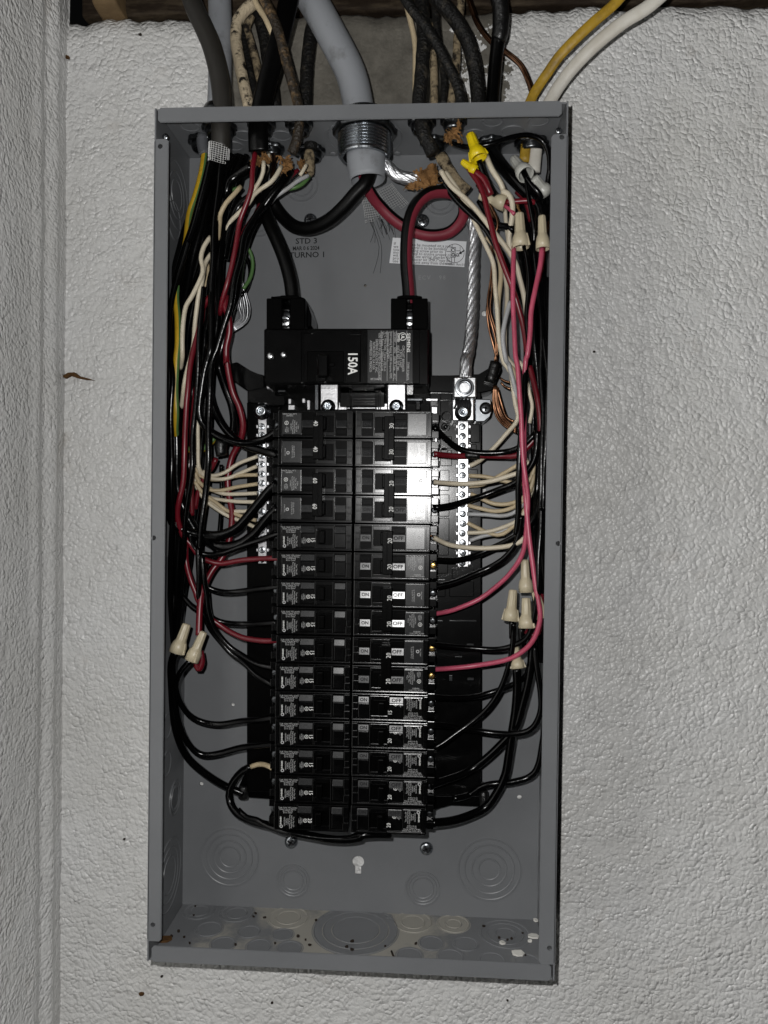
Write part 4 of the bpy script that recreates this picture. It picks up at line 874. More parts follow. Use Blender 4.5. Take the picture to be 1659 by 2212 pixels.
wn('4', 1210, 695, 80, 1222, 965, 82, 64, 'upper left of two tan wire nuts pointing up in the right bundle', 'nut_tan', True, .5)
wn('4', 1384, 715, 80, 1392, 975, 82, 54, 'tan wire nut nearest the right flange with pink wires below', 'nut_tan', False)
wn('4', 900, 560, 64, 1105, 625, 68, 58, 'tan wire nut lying sideways with a red wire at its mouth', 'nut_tan', False)
wn('4', 1165, 275, 66, 1262, 400, 82, 66, 'grey wire nut with its open mouth facing out, top right', 'nut_grey', False)
wn('4', 1325, 420, 84, 1408, 540, 72, 62, 'grey wire nut with its ribbed tip facing out, top right', 'nut_grey', False)
wn('7', 305, 308, 74, 225, 535, 78, 64, 'left of the pair of tan wire nuts at the lower left', 'nut_tan', True, .4)
wn('7', 435, 368, 74, 340, 595, 77, 58, 'right of the pair of tan wire nuts at the lower left', 'nut_tan', True, .9)
wn('6', 1252, 1590, 66, 1262, 1845, 68, 56, 'tan wire nut highest in the lower right cluster', 'nut_tan', False)
wn('8', 1163, 45, 72, 1140, 290, 76, 58, 'tan wire nut at the left of the lower right cluster', 'nut_tan', True, .3)
wn('8', 1262, 108, 76, 1268, 345, 80, 62, 'front tan wire nut in the middle of the lower right cluster', 'nut_tan', True, .7)
wn('8', 1330, 60, 72, 1398, 265, 76, 56, 'tan wire nut half hidden behind the pink wire', 'nut_tan', False)
wn('8', 1178, 485, 68, 1202, 655, 72, 52, 'lone tan wire nut below the lower right cluster', 'nut_tan', True, .2)
# black taped splices
for spec, w, l in (('5:575,680,66 565,730,66 575,790,66', 27, 'lump of black tape in the left bundle beside the black breaker wires'), ('6:790,785,58 850,788,58 905,790,58', 16, 'black tape wrap on the red and black pair crossing the right bar'),
                   ('7:745,1560,30 742,1600,31 738,1650,31', 22, 'rounded black clip at the foot of the breaker base, lower left'), ('8:930,1600,34 935,1660,36 940,1740,36', 20, 'rounded black clip at the foot of the breaker base, lower right'),
                   ('6:1030,70,44 1010,140,44 985,230,44', 24, 'crumpled black tape on the copper wires beside the neutral lug')):
    cable('tape_wrap', w, spec, 'tape_black', l, rough=.12, cat='tape')
# ------------------------------------------------------------------ wires, left side
GL = 'black wires in the left bundle'; GR = 'black wires in the right bundle'
_, pg = wire('gn', 13, 'E:222,545,53 200,700,56 160,880,58 115,1050,60 3:330,700,60 300,900,63 252,1120,69 226,1320,75 238,1500,79 236,1700,82 5:222,60,83 218,250,82 228,450,80 225,620,70 270,720,54 390,755,46 470,705,42 530,640,40', 'green wire with yellow stripe down the far left of the box')
obj('stripe', tube_mesh('stripe', pg, 13 * mpp(.06) / 2 + .0002, 6, a0=-.5, a1=1.5), 'wire_yellow', bpy.data.objects['green_wire'])
wire('bk', 22, '3:500,280,72 450,480,72 375,740,70 295,1000,70 225,1250,72 195,1500,74 180,1750,76 5:170,200,76 165,500,76 172,800,74 180,1100,72 200,1300,68 300,1370,64 430,1400,62 560,1400,62 700,1340,62 840,1180,64 940,1060,66 1010,1000,66', 'thick black wire sweeping up to the upper pole of the 60 breaker')
wire('bk', 22, '3:535,290,66 480,500,66 410,800,64 350,1050,62 310,1250,62 270,1500,64 240,1800,66 5:230,300,66 225,700,66 240,1050,62 330,1300,58 430,1420,56 560,1490,56 700,1470,58 820,1390,60 920,1280,64 1010,1190,66', 'thick black wire sweeping up to the lower pole of the 60 breaker')
wire('bk', 17, '3:575,290,70 550,500,72 525,750,74 515,1000,76 505,1250,76 500,1500,76 490,1750,76 5:470,50,74 420,250,72 400,450,70 450,575,68 600,665,66 760,695,64 900,665,64 1000,600,66 1040,570,66', 'black wire curving into the upper pole of the 40 breaker')
wire('bk', 18, '3:700,560,60 620,760,62 570,1000,64 555,1300,64 530,1600,62 5:470,50,60 480,300,58 530,450,56 620,600,56 740,705,58 880,755,62 960,775,66 1040,785,66', 'black wire curving into the lower pole of the 40 breaker')
wire('rd', 11, 'E:765,560,82 745,680,86 735,800,87 728,930,86 690,1060,84 640,1180,82 3:710,760,80 680,950,80 645,1120,79 610,1270,78 572,1400,72 560,1480,66', 'bright red wire falling from the wide black cable mouth', jit=.0004)
wire('rd', 14, '3:605,1330,70 600,1420,70 630,1500,70 632,1620,68 603,1740,66 605,1860,64 5:600,0,62 620,150,60 660,300,58 715,420,54 745,560,50 715,680,46 650,800,44 625,950,44 630,1100,44 655,1250,46 640,1420,50 580,1570,54 500,1680,58 445,1780,62 7:412,80,66 402,230,70 395,400,74', 'dark red wire looping out past the left bar and down to a wire nut')
wire('rd', 12, '3:480,1340,70 430,1430,72 420,1520,72 5:345,20,78 320,250,80 300,400,80 290,560,80 292,800,80 280,1000,78 250,1150,76 240,1260,72 270,1400,66 330,1470,64 400,1565,62 480,1605,62 570,1620,60 700,1600,60 850,1588,62 960,1582,66 1035,1582,67', 'red wire curving into the second 15 breaker of the left column')
wire('rd', 11, '3:870,630,56 830,720,58 740,860,60 690,980,60 640,1180,58 540,1500,56 500,1680,58 470,1800,60 5:470,40,64 440,180,64 380,260,68 360,360,70 345,700,66 340,1000,62 345,1250,58', 'red wire threading through the middle of the left bundle')
wire('rd', 12, '5:300,1450,60 300,1600,62 330,1740,64 370,1850,64 7:385,120,64 460,240,62 560,320,60 660,380,60 770,425,62 900,443,66 1000,437,67', 'red wire curving into the fifth 15 breaker of the left column')
wire('rd', 13, '7:410,520,66 425,600,66 405,660,66 380,640,66 380,560,66', 'short dark red loop below the lower left wire nuts')
wire('rd', 11, '5:530,810,60 500,880,58 440,960,56 390,1080,54 370,1200,52', 'short red wire below the black tape lump in the left bundle')
# whites at the top left
wire('wh', 9, 'E:858,650,80 850,760,80 800,880,78 740,985,76 690,1090,72', 'white wire leaving the wide black cable mouth')
wire('wh', 9.5, 'E:1048,700,74 1000,790,78 930,880,80 830,950,80 750,1020,78 700,1100,74 3:640,760,66 600,900,62', 'white wire slanting from the brown cloth cable across the black ones')
wire('gy', 9, 'E:1340,800,56 1220,860,60 1100,945,62 985,1025,62 930,1100,58', 'pale wire slanting left from the cut tan sheath')
wire('gn', 9, 'E:1350,810,50 1280,890,52 1200,930,54 1100,945,54 1040,940,50', 'short green wire bowing below the cut tan sheath')
wire('wh', 8, 'E:1320,680,58 1290,740,60 1250,800,60', 'short pink-white wire stub beside the cut tan sheath')
wire('rd', 9, 'E:1230,740,56 1160,800,58 1090,880,58', 'short dark red wire behind the brown paper strip')
wire('wh', 8, 'E:915,560,40 905,680,46 880,780,50 840,850,52', 'cream wire dropping from the back-row connector behind the paper')
rope('bare_copper_wire', 10, 'E:960,570,44 970,650,50 960,730,54 945,820,56 960,900,56', 'copper', 'twisted bare copper between the paper scraps at the upper left', 'wire', lobes=3, twist=420, depth=.5)
wire('cr', 10, 'E:610,920,76 540,1000,79 450,1100,81 395,1210,80 3:560,750,74 545,900,64', 'cream wire showing between the black wires below the fibre tape')
wire('gn', 6, 'E:575,930,60 500,970,62 465,1010,62 450,1060,60', 'thin green wire beside the cream wire below the fibre tape')
wire('gn', 8, '3:740,930,44 790,990,42 812,1080,40 795,1190,40 740,1280,42', 'thin green wire bowing out right of the left bundle')
wire('bk', 9, '3:720,980,40 770,1050,38 790,1150,38 770,1260,38 720,1340,40', 'thin black wire bowing out beside the green one', jit=.0004)
for k in range(7):
    o, _ = wire('cu', 3.0, [P(690 + k * 5, 1120 + k * 9, .040 + k * .0006, '3'), P(690 + k * 9, 1260, .037 + (k % 3) * .002, '3'), P(690 + k * 16, 1400 + k * 5, .034 + (k % 2) * .003, '3'), P(715 + k * 8, 1500 + k * 6, .036, '3'), P(640 + k * 4, 1572 + k * 6, .040, '3')], 'bright bare aluminium strand bulging out right of the left bundle', 'loose aluminium strands'); o.data.materials[0] = M['aluminium_strand']; o.name = 'bare_aluminium_strand'
# whites to the left neutral bar
W = [('850,795,50 700,850,50 600,920,52 500,948,56 430,915,62 395,850,66 3:400,1880,68', 'highest'), ('845,872,50 720,920,50 610,963,52 500,966,56 425,930,62 385,860,66', 'second'), ('850,938,50 700,946,50 600,972,50 500,975,54 410,945,60 375,880,64', 'third'),
     ('850,1008,50 700,1030,50 560,1060,50 470,1050,54 395,990,60 368,920,64', 'fourth'), ('845,1080,50 720,1086,48 600,1084,48 500,1050,50 400,985,56 365,900,60', 'fifth'), ('838,1148,50 700,1146,48 560,1130,46 470,1108,50 390,1030,56 360,930,60', 'sixth'),
     ('800,1217,50 690,1221,46 595,1213,44 490,1135,48 400,1040,54 360,950,58', 'seventh'), ('840,1290,50 740,1262,48 610,1212,46 520,1150,50 430,1085,56 365,990,60', 'eighth'), ('838,1347,50 750,1305,48 630,1262,46 525,1195,48 430,1110,52 370,1010,56', 'lowest')]
for i, (s, l) in enumerate(W):
    wire('cr' if i in (2, 3, 7) else 'wh', 8.6, '5:' + s, 'white wire at the left neutral bar, %s of the fan of nine' % l, 'white wires on the left bar')
wire('wh', 10, '3:485,880,72 435,960,76 412,1050,78 425,1160,80 350,1330,82 300,1420,83 278,1560,84 270,1700,84 5:270,20,82 255,120,70', 'white wire snaking down the left edge of the bundle')
wire('wh', 10, '3:490,1010,70 445,1090,74 420,1230,78 392,1340,78 378,1450,76 365,1560,74 352,1700,74 5:330,40,76 310,130,78 282,260,78 262,420,66', 'white wire just right of the snaking one in the left bundle')
wire('cr', 9, '3:460,1080,54 470,1180,54 430,1300,56 395,1400,56', 'cream wire half hidden between the two white ones in the left bundle')
wire('wh', 9, '3:480,1660,58 470,1760,58 470,1850,56', 'short length of white wire showing low in the left bundle')
wire('wh', 8, '5:440,380,50 425,520,50 400,640,52 395,760,54', 'white wire glimpsed in the left bundle beside the top of the neutral bar')
# blacks to the single breakers of the left column
wire('bk', 13, '5:330,1380,66 350,1480,64 430,1550,62 560,1552,60 700,1500,60 850,1450,62 960,1410,66 1040,1388,67', 'black wire to the topmost 15 breaker of the left column')
wire('bk', 12, '5:440,1640,66 430,1760,62 480,1812,60 600,1842,58 760,1832,58 920,1812,64 1030,1795,67', 'black wire to the third 15 breaker of the left column')
wire('bk', 12, '5:390,1500,70 400,1700,70 7:400,100,68 445,210,64 510,275,60 600,302,58 760,312,58 900,306,64 1000,296,67', 'black wire to the fourth 15 breaker of the left column')
wire('bk', 12, '5:420,1560,72 440,1750,72 7:455,60,70 470,200,68 520,350,64 620,475,62 720,545,62 860,622,64 1000,652,67', 'black wire to the sixth 15 breaker of the left column')
wire('bk', 12, '7:265,90,66 340,170,66 430,240,66 480,350,62 560,450,58 640,540,57 740,610,58 850,710,62 930,760,66 1000,790,67', 'black wire to the seventh 15 breaker of the left column')
wire('bk', 13, '7:335,590,76 280,650,74 238,720,72 222,800,68 250,910,62 320,1010,56 420,1068,52 560,1086,52 740,1056,56 900,1040,64 1000,1030,67', 'black wire from a wire nut to the eighth 15 breaker of the left column')
wire('bk', 14, '7:222,530,77 200,600,72 200,700,68 215,900,64 240,1050,60 275,1170,56 340,1268,52 430,1318,50 560,1308,50 740,1262,54 900,1243,62 1000,1240,67', 'black wire to the ninth 15 breaker of the left column')
wire('bk', 17, '7:215,530,75 188,620,68 190,800,62 205,1000,58 240,1190,54 310,1340,48 450,1470,42 600,1560,36 700,1605,34 745,1625,34', 'thick black wire slanting to the clip at the lower left foot of the base')
wire('cr', 11, '7:800,1412,44 850,1396,46 910,1398,52 968,1424,60', 'short cream wire end entering the lower left of the breakers')
wire('bk', 17, '7:805,1412,42 740,1440,40 680,1505,38 640,1590,38 640,1680,40 690,1770,46 800,1830,52 950,1870,58 F:1050,455,62 1180,480,64 1350,508,66 1500,512,66 1600,500,66 G:60,485,66 160,478,64 270,480,60', 'black wire looping under the left breakers along the bottom')
wire('bk', 12, 'F:720,300,50 780,355,54 850,372,58 960,430,62 1100,470,66 1300,500,67 1500,505,67 G:0,492,67 120,470,66 240,462,64', 'slimmer black wire running beside the loop along the bottom')
# filler: black wires in the left bundle
ENV = [(500, 335), (462, 430), (440, 520), (418, 620), (405, 720), (402, 820), (400, 920), (396, 1020), (390, 1130), (386, 1230), (380, 1330), (381, 1405)]
HWD = [34, 46, 52, 52, 48, 44, 40, 36, 30, 22, 12, 5]
def filler(env, hw, t, h, k0, k1, w, seed, label, group, sharp=.35):
    s = []
    for k in range(k0, k1 + 1):
        f = t + sharp * noise.noise(Vector((k * .55, seed * 3.7, 0))); f = max(-1, min(1, f))
        he = h - (h - 42) * max(0, (k - 7) / 4)
        s.append(P(env[k][0] + hw[k] * f, env[k][1], (he + 8 * noise.noise(Vector((k * .4, seed * 5.1, 7)))) / 1000))
    wire('bk', w, s, label, group)
for i, (t, h, k0, k1, w) in enumerate(((-.95, 52, 1, 11, 13), (-.8, 84, 2, 11, 12), (-.6, 46, 0, 11, 14), (-.45, 58, 1, 11, 12), (-.3, 44, 0, 11, 15), (-.1, 60, 0, 11, 12), (.05, 50, 0, 11, 14), (.2, 58, 0, 11, 12), (.35, 42, 0, 11, 15), (.5, 84, 3, 11, 11), (.65, 52, 0, 11, 14), (.8, 60, 1, 11, 12), (.95, 50, 0, 11, 12), (.1, 30, 0, 11, 20), (-.5, 32, 0, 11, 20), (.5, 30, 0, 11, 20))):
    filler(ENV, HWD, t, h, k0, k1, w, i + 1, 'black insulated wire running down in the crowded left-hand bundle', GL)
wire('bk', 22, 'E:740,690,70 640,750,68 530,830,66 480,900,66 455,1010,64 3:590,560,62 560,760,58', 'black wire bending sharply left from the cable mouth above')
wire('bk', 20, 'E:860,700,66 820,860,68 760,1000,68 3:700,650,64 630,850,62 590,1050,60', 'thick black wire under the red one at the upper left')
wire('bk', 20, 'E:1150,740,62 1050,900,64 940,1030,64 3:860,700,62 780,850,62 720,1050,60 690,1300,60 640,1450,60 600,1640,60 560,1800,58 5:555,100,54 600,260,52 650,400,50 670,520,50 660,640,52', 'black wire running down the right flank of the left bundle')
wire('bk', 14, '3:900,640,74 800,770,76 740,880,78 710,1050,78 670,1200,78 640,1400,76 590,1560,74 540,1750,72 5:500,60,72 480,250,72 480,500,70 470,800,70 450,1050,68 420,1300,68 400,1550,66', 'long glossy black wire in front of the left bundle')
wire('bk', 9, '5:570,860,40 570,1000,38 570,1150,38 555,1350,42 520,1540,46 470,1660,50', 'thin black wire hanging alone between the left bundle and the base')
wire('bk', 12, '5:440,1400,64 480,1470,60 560,1530,56 640,1500,54 760,1440,56', 'black wire swagging behind the 60 breaker wires')
# ------------------------------------------------------------------ wires, right side
wire('pk', 10.5, '4:1168,955,78 1163,1100,82 1163,1300,84 1168,1500,84 1180,1800,84 6:1195,100,84 1215,400,84 1230,700,83 1255,950,82 1275,1130,80 1262,1380,78 1228,1560,74 1130,1715,68 1000,1830,62 8:870,138,60 700,205,62 540,236,67', 'pink wire hanging from a tan wire nut to the lowest double breaker but one', jit=.0004)
wire('pk', 11, '4:1384,968,80 1372,1100,82 1333,1280,84 1303,1440,84 1292,1600,84 1270,1800,82 6:1258,60,80 1248,400,78 1246,700,78 1248,950,78 1270,1250,80 1300,1550,82 1335,1800,84 8:1372,250,86 1325,420,84 1230,525,78 1100,592,70 900,628,62 700,652,62 528,662,67', 'pink wire sweeping right of the wire nuts to the lowest double breaker', jit=.0004)
wire('rd', 7, '4:1400,960,80 1392,1040,80 1370,1180,78 1345,1300,74', 'thin red wire beside the pink one under the rightmost nut')
wire('rd', 12, '4:790,300,68 850,400,72 905,490,76 955,620,80 990,780,82 1018,910,83 1080,1080,82 1140,1235,80 1200,1420,76 1240,1560,72 1260,1700,66 6:1262,0,60 1262,120,52', 'long red wire crossing in front of the white ones at the upper right')
wire('rd', 16, '4:860,375,72 930,430,74 962,500,74 990,560,72', 'thick red wire stub entering the small yellow nut')
wire('rd', 12, '4:1095,612,68 1180,607,70 1285,600,72 1340,620,70', 'red wire entering the sideways tan wire nut')
wire('pk', 8, '4:1090,638,68 1130,660,70 1172,705,74', 'short pink wire at the mouth of the sideways nut')
wire('rd', 12, '4:1190,530,50 1240,575,52 1280,660,52 1300,760,50', 'dark red wire behind the thick black wire at the upper right')
wire('rd', 12, '6:1290,100,66 1320,230,68 1355,420,70 1380,700,70 1412,950,68 1405,1200,64 1380,1400,60', 'dark red wire running down near the right flange')
wire('rd', 13, '6:550,776,67 650,785,62 800,792,58 950,796,56 1100,797,58 1185,790,62 1260,735,66 1335,655,68', 'red wire to the lower pole of the 30 breaker')
wire('rd', 12, '8:1260,365,74 1310,395,76 1350,380,76 1375,250,74 1380,80,70', 'dark red loop under the lower right wire nuts')
wire('wh', 11, '4:605,370,66 680,480,68 800,588,72 900,695,74 980,790,76 1080,920,76 1180,1070,76 1215,1200,74 1255,1400,72 1275,1560,68', 'white wire slanting through the upper right bundle in front')
wire('wh', 10, '4:640,380,58 740,520,60 830,680,62 890,800,64 950,940,66 1008,1090,68 1022,1270,68 1038,1440,66 1050,1650,64 1085,1850,62 6:1140,150,60 1185,400,58 1200,520,56 1100,635,52 1000,740,50 900,832,50 828,868,51', 'white wire dropping to the fifth screw of the right bar')
wire('cr', 10, '4:960,880,54 1030,980,58 1062,1150,60 1048,1400,60 1055,1650,60 1100,1850,58 6:1160,120,56 1195,400,52', 'tan wire beside the copper in the upper right bundle')
wire('wh', 10, '4:1050,980,50 1100,1200,54 1115,1400,56 1100,1600,56 1110,1800,56 6:1170,100,54 1200,300,50', 'white wire right of the tan one in the upper right bundle')
wire('wh', 12, '4:955,255,72 1000,370,74 1065,470,72 1085,520,70', 'dirty white wire leaving the big yellow nut')
wire('wh', 12, '4:1075,530,70 1120,545,72 1152,610,72 1150,720,70 1130,880,66 1155,1010,60 1170,1100,54', 'dirty white wire hooking down behind the tan nuts')
wire('wh', 9, '4:1100,660,56 1105,760,56 1120,880,54 1130,960,52', 'white wire behind the hooked dirty white one')
wire('gy', 10, '4:1140,1380,66 1092,1560,70 1078,1680,70 1105,1830,68 6:1125,80,64 1165,220,62 1190,350,58', 'pale grey wire bowing left in the right bundle')
wire('wh', 8, '6:1185,60,60 1230,90,62 1290,320,60 1310,420,58 1290,540,56', 'white wire glimpsed between the pink ones')
wire('cr', 9, '6:1425,80,56 1440,250,56 1440,450,56 1425,660,54', 'cream wire close to the right flange')
wire('cr', 9, '6:1390,0,50 1420,160,50 1460,300,50', 'cream wire tucked against the right side of the box')
for k, s in enumerate(('4:880,480,62 950,580,64 1010,680,66 1040,780,66 1000,930,62 988,1200,60 972,1400,58 1000,1560,56 1030,1700,52 1020,1850,48', '4:900,520,58 990,680,60 1030,800,60 995,960,56 1000,1250,54 985,1450,52 1040,1650,50 1030,1850,46', '4:985,1300,56 960,1430,56 975,1580,54 1010,1720,52 1040,1850,48')):
    wire('cu', 5, s, ['bare copper wire nearest the front in the upper right bundle', 'bare copper wire behind another in the upper right bundle', 'bare copper wire bowing left beside the neutral conductor'][k])
wire('cu', 5, '4:1420,620,60 1435,760,62 1410,1000,64 1390,1150,62', 'thin copper wire by the right flange near the tan nut')
for k in range(5):
    wire('cu', 4.5, [P(1015 + k * 5, 250, .046, '6'), P(1006 + k * 9, 340, .044, '6'), P(1022 + k * 10, 450 - k * 4, .042, '6'), P(1075 + k * 9, 540 - k * 6, .044, '6'), P(1190, 615 - k * 9, .05, '6')], 'bare copper wire in the bunch below the taped copper', 'copper bunch by the neutral lug')
wire('cu', 6, '6:1040,270,50 1060,350,50 1090,440,50 1120,500,52 1180,530,54', 'single copper wire arching right of the copper bunch')
wire('cu', 5, '6:1060,190,48 1100,215,50 1140,225,52', 'short copper wire sticking right from the black tape')
wire('cu', 5, '6:1068,225,46 1095,255,46 1140,275,50', 'lower short copper wire sticking right from the black tape')
# blacks
wire('bk', 14, '4:600,420,60 720,590,62 850,720,64 960,830,66 1030,940,66 1100,1060,66 1200,1340,64 1280,1560,62 6:1270,0,58', 'black wire slanting under the white one at the upper right')
wire('bk', 28, '4:985,190,46 1050,300,52 1130,400,58 1230,500,64 1330,590,68 1380,660,68 1385,760,66', 'thick black wire slanting down from the back-row connector at the right')
wire('bk', 11, '4:700,160,64 800,188,74 900,185,80 1010,162,82 1150,112,82 1280,88,80 1380,125,78 1430,210,76 1440,350,74 1425,470,70 1420,700,66', 'black wire arching across under the top sheet at the right')
wire('bk', 13, '4:1240,365,76 1275,440,80 1340,520,80 1375,570,78 1350,600,74', 'black wire coming out of the open grey nut')
wire('bk', 10, '4:1265,440,80 1280,560,82 1300,680,82 1325,820,80 1320,960,76 1335,1150,74', 'slim black wire hanging from the open grey nut')
wire('bk', 13, '4:900,290,76 930,380,74 980,490,72 1030,560,70', 'black wire leaving the big yellow nut')
wire('bk', 14, '4:900,600,54 980,730,58 1040,790,62 1110,800,66 1170,830,70', 'black wire ending at the left tan nut')
wire('bk', 13, '4:1250,950,76 1270,1050,76 1285,1250,78 1275,1500,78 1290,1750,78 6:1270,0,78 1245,350,80 1220,700,80 1205,950,78 1200,1250,74 1185,1400,70', 'black wire from the left tan nut down behind the pink wires')
wire('bk', 14, '6:545,560,67 600,620,64 700,708,60 800,752,58 950,766,58 1100,758,60 1185,738,64 1270,685,68 1340,610,70', 'black wire to the upper pole of the 30 breaker')
wire('wh', 10.5, '6:548,994,68 640,1000,66 750,1006,64 880,1002,64 1000,985,66 1120,950,68 1225,915,70', 'white wire to the upper pole of the first 20 double breaker')
wire('bk', 14, '6:545,1192,67 640,1185,64 750,1160,60 900,1115,58 1050,1055,60 1180,1000,66 1260,920,70 1330,780,74 1350,600,76', 'black wire to the lower pole of the first 20 double breaker')
wire('wh', 10.5, '6:548,1420,67 620,1458,64 700,1485,62 830,1500,60 1000,1502,62 1130,1490,66 1225,1452,72 1290,1380,74', 'white wire to the upper pole of the second 20 double breaker')
wire('cu', 4, '6:516,1402,68 535,1412,68 556,1424,67', 'bare copper tip of the white wire at the second 20 double breaker')
wire('bk', 13, '6:545,1592,67 700,1598,62 850,1562,58 1000,1500,58 1150,1432,62 1250,1370,66 1330,1260,70 1370,1050,72', 'black wire to the lower pole of the second 20 double breaker')
wire('bk', 13, '6:530,1812,67 700,1770,64 850,1712,62 1000,1640,62 1120,1550,66 1195,1430,70 1225,1250,72', 'glossy black wire to the upper pole of the third 20 double breaker')
wire('bk', 12, '8:532,466,67 650,482,64 850,496,62 1050,506,66 1190,468,72 1285,395,80 1330,220,84 1350,0,84 6:1365,1500,82 1380,1200,80', 'black wire to the upper pole of the lowest double breaker')
wire('bk', 12, '8:530,876,67 700,882,62 860,876,58 1000,842,56 1130,796,58 1240,735,62 1290,620,66 1310,480,68', 'black wire to the 15 breaker of the right column')
wire('bk', 13, '8:535,1088,67 700,1100,60 880,1132,56 1050,1160,58 1200,1156,62 1310,1110,66 1368,1000,70 1370,850,72 1345,650,72 1325,480,70', 'black wire sweeping round to the 20 breaker below the right 15')
wire('bk', 12, '8:538,1276,67 620,1232,66 730,1155,64 840,1070,62 960,965,62 1060,820,64 1120,680,68 1155,520,72 1165,300,74', 'glossy black wire rising from the third single breaker at the right')
wire('bk', 17, '8:520,1555,67 620,1525,62 750,1480,56 850,1430,52 950,1350,52 1070,1230,54 1180,1100,58 1230,950,62 1275,760,66 1305,560,68 1310,420,68', 'thick black wire rising from the lower right breakers to the nuts')
wire('bk', 19, '8:530,1848,66 680,1830,58 850,1775,50 950,1722,46 1030,1620,46 1100,1480,48 1130,1320,52 1150,1160,56 1180,980,60 1192,800,64 1188,650,68', 'thick black wire curving from the bottom right breaker up to the lone nut')
wire('bk', 14, '8:700,1660,50 790,1640,44 840,1618,42 900,1572,44 1000,1542,46 1150,1532,46 1290,1492,46 1355,1400,48 1390,1200,50 1418,950,52 1430,700,54 1415,400,58 1410,100,62', 'black wire hugging the right side then turning in to the lower foot')
wire('bk', 10, '8:1200,650,70 1205,760,66 1200,900,60 1180,1100,56', 'slim black wire below the lone nut')
wire('bk', 11, '8:1150,285,74 1152,340,74 1150,420,72', 'short black wire under the left nut of the lower cluster')
wire('bk', 16, '8:1225,330,72 1230,420,72 1240,520,70', 'short thick black wire under the front nut of the lower cluster')
# whites to the right neutral bar
for i, (k, s, l) in enumerate((('cr', '6:820,945,52 950,950,54 1060,975,56 1160,1000,58 1240,1008,60 1300,960,62 1330,850,62', 'sixth'), ('cr', '6:822,1026,50 930,1010,50 1050,945,52 1150,890,56 1220,848,58', 'seventh'), ('cr', '6:835,1084,52 920,1122,54 1020,1160,56 1120,1163,58 1200,1135,62 1285,1068,64 1325,940,64', 'eighth'),
                              ('cr', '6:810,1172,52 920,1198,54 1030,1220,55 1130,1206,58 1225,1150,62 1300,1050,64', 'ninth'), ('gy', '6:806,1240,52 950,1246,54 1060,1254,55 1150,1236,58 1220,1185,60 1290,1085,62', 'tenth'), ('cr', '6:808,1308,52 900,1352,52 1000,1390,52 1090,1390,54 1190,1305,58 1255,1200,60', 'eleventh'),
                              ('wh', '6:808,1386,52 950,1376,54 1080,1342,56 1200,1288,60 1280,1180,62', 'twelfth'), ('gy', '6:828,1446,50 930,1410,50 1050,1388,52 1150,1335,54 1235,1250,58', 'thirteenth'))):
    wire(k, 9.2, s, 'pale wire on the %s screw down the right neutral bar' % l, 'white wires on the right bar')
wire('wh', 9, '6:1260,820,58 1300,900,58 1320,990,58 1290,1100,56 1240,1240,52 1200,1340,48', 'white wire curving behind the pink wires beside the right bar')
wire('wh', 9, '6:1330,720,60 1345,860,60 1330,960,60 1280,1060,58', 'white wire behind the black ones right of the pink wires')
ENR = [(1128, 440), (1152, 520), (1160, 600), (1166, 700), (1170, 800), (1172, 900), (1170, 1000), (1166, 1090), (1166, 1180), (1170, 1270), (1172, 1350), (1174, 1430)]
HWR = [30, 34, 32, 30, 26, 24, 22, 20, 20, 18, 14, 10]
for i, (t, h, k0, k1, w) in enumerate(((-.9, 52, 0, 11, 12), (-.65, 40, 0, 11, 14), (-.4, 66, 1, 11, 13), (-.2, 34, 0, 11, 16), (0, 74, 1, 11, 12), (.15, 48, 0, 11, 14), (.35, 76, 2, 11, 12), (.5, 36, 0, 11, 16), (.65, 64, 2, 11, 12), (.85, 48, 2, 11, 13), (.2, 26, 1, 11, 18), (.95, 70, 3, 11, 11))):
    filler(ENR, HWR, t, h, k0, k1, w, i + 31, 'black insulated wire running down in the crowded right-hand bundle', GR, .3)
# ------------------------------------------------------------------ litter on the box floor, marks on the walls
def flake(loc, r, material, label, cat, flat=True, seed=0, name='paint_chip', normal=(0, 0, 1), group='litter'):
    bm = bmesh.new(); n = 7; z = Vector(normal); mwx = axis_matrix(loc, z)
    a = [(r * (1 + .5 * noise.noise(Vector((k * 1.3, seed, 0)))) * math.cos(2 * math.pi * k / n), r * .7 * (1 + .5 * noise.noise(Vector((k * 1.3, seed + 5, 0)))) * math.sin(2 * math.pi * k / n)) for k in range(n)]
    top = [bm.verts.new((x, y, .0006 + .0012 * noise.noise(Vector((x * 400, y * 400, seed))) + .0007)) for x, y in a]; bot = [bm.verts.new((x * .95, y * .95, -.0002)) for x, y in a]
    bm.faces.new(top); bm.faces.new(bot[::-1])
    for k in range(n): bm.faces.new((top[k], bot[k], bot[(k + 1) % n], top[(k + 1) % n]))
    bm.transform(mwx); o = obj(name, finish(bm, name), material); return tag(o, label, cat, group)
for i, (x, y, r, l) in enumerate(((1187, 1338, .0062, 'largest white paint chip on the box floor'), (1300, 1215, .0056, 'white paint chip leaning in the right corner of the box floor'), (1316, 1100, .0030, 'small white chip at the right back corner of the floor'), (1075, 1262, .0034, 'white flake inside a ringed knockout on the floor'), (1272, 1250, .0022, 'tiny white chip left of the corner chip'))):
    flake(PZ(x, y, ZB + .001, 'G'), r, 'paint_chip', l, 'paint chip', seed=i * 3 + 1)
flake(PZ(188, 1235, ZB + .001, 'F'), .0075, 'rust', 'orange rust lump in the left front corner of the floor', 'rust', seed=40, name='rust_lump')
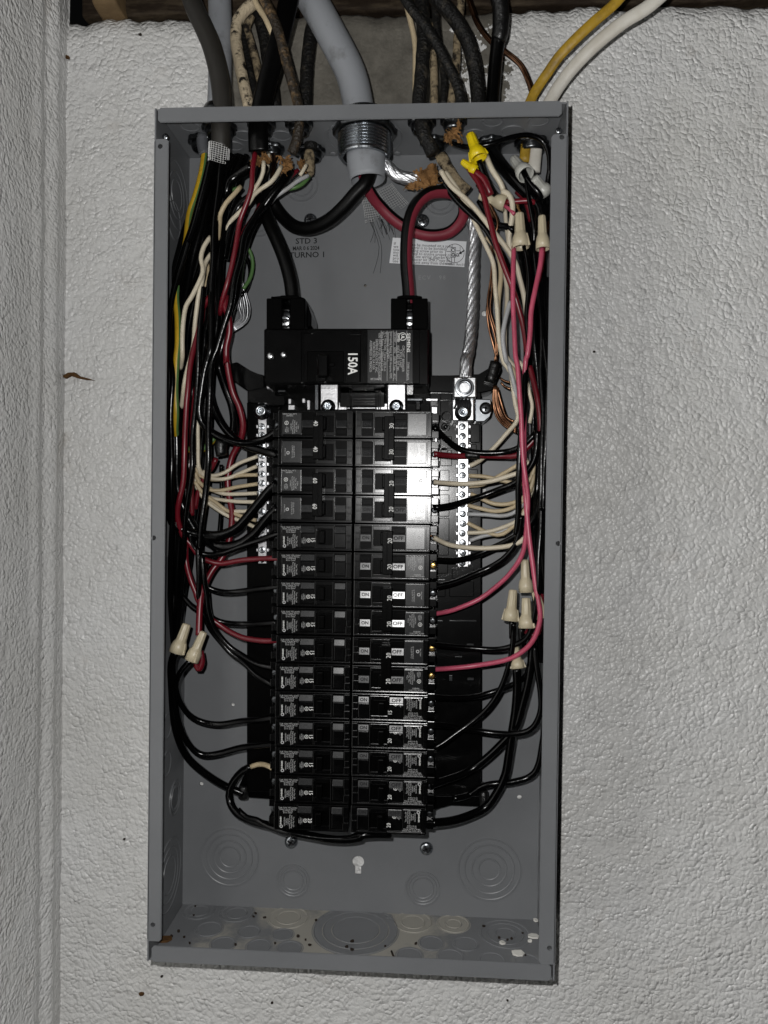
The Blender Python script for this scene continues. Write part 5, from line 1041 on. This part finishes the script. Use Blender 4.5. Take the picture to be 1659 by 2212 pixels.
for i, (x, y) in enumerate(((410, 998), (400, 1062), (290, 1180), (240, 1215), (330, 1220), (370, 1265), (830, 1072), (845, 1050), (910, 1078), (1205, 1240), (1150, 1215), (1235, 1275), (985, 1265), (1540, 1250), (1500, 1290), (1540, 1310), (700, 1275), (1280, 1100))):
    flake(PZ(x, y, ZB + .0012, 'F'), random.uniform(.0009, .0019), 'debris', 'dark crumb of dirt scattered on the box floor', 'crumb', seed=60 + i, name='dirt_crumb', group='dirt crumbs')
for i, (x, y) in enumerate(((450, 1268), (940, 1140), (1050, 1225), (1110, 1240), (1140, 1232), (1220, 1190), (1240, 1350), (230, 1285))):
    flake(PZ(x, y, ZB + .0012, 'G'), random.uniform(.0009, .0017), 'debris', 'dark crumb of dirt scattered on the box floor', 'crumb', seed=90 + i, name='dirt_crumb', group='dirt crumbs')
for i, (x, y, r, l) in enumerate(((303, 75, .0018, 'brown cobweb clump on the wall at the upper left'), (146, 125, .0028, 'rusty speck in the wall corner near the top'), (269, 1812, .0014, 'small brown speck left of the box'), (306, 2146, .0030, 'rusty smear on the wall below the left corner of the box'), (1096, 2160, .0012, 'tiny dark speck below the box at the bottom right'), (350, 2108, .0014, 'dark speck on the wall just under the box'), (588, 2165, .0014, 'dark dash on the wall below the middle of the box'), (1283, 760, .0014, 'dark nick on the wall right of the box'))):
    flake(P(x, y, .0008), r, 'debris' if i not in (1, 3) else 'rust', l, 'speck', seed=120 + i, name='wall_speck', normal=(0, -1, 0), group='specks on the wall')

tp = [PZ(275, 1318, ZB + .002, 'G'), PZ(283, 1340, ZB + .0015, 'G'), PZ(294, 1362, ZB + .002, 'G')]
tag(obj('twig', tube_mesh('twig', tp, .0009, 6), 'debris'), 'short dark twig standing by the front lip on the box floor', 'twig')

tag(prism('wall_crack', 'D', [(134, 812), (146, 805), (160, 804), (170, 812), (186, 816), (203, 821), (184, 820), (168, 817), (150, 811), (140, 817)], -.004, .0016, 'rust', None, 0), 'brown torn crack in the paint by the wall corner, level with the main breaker', 'crack')
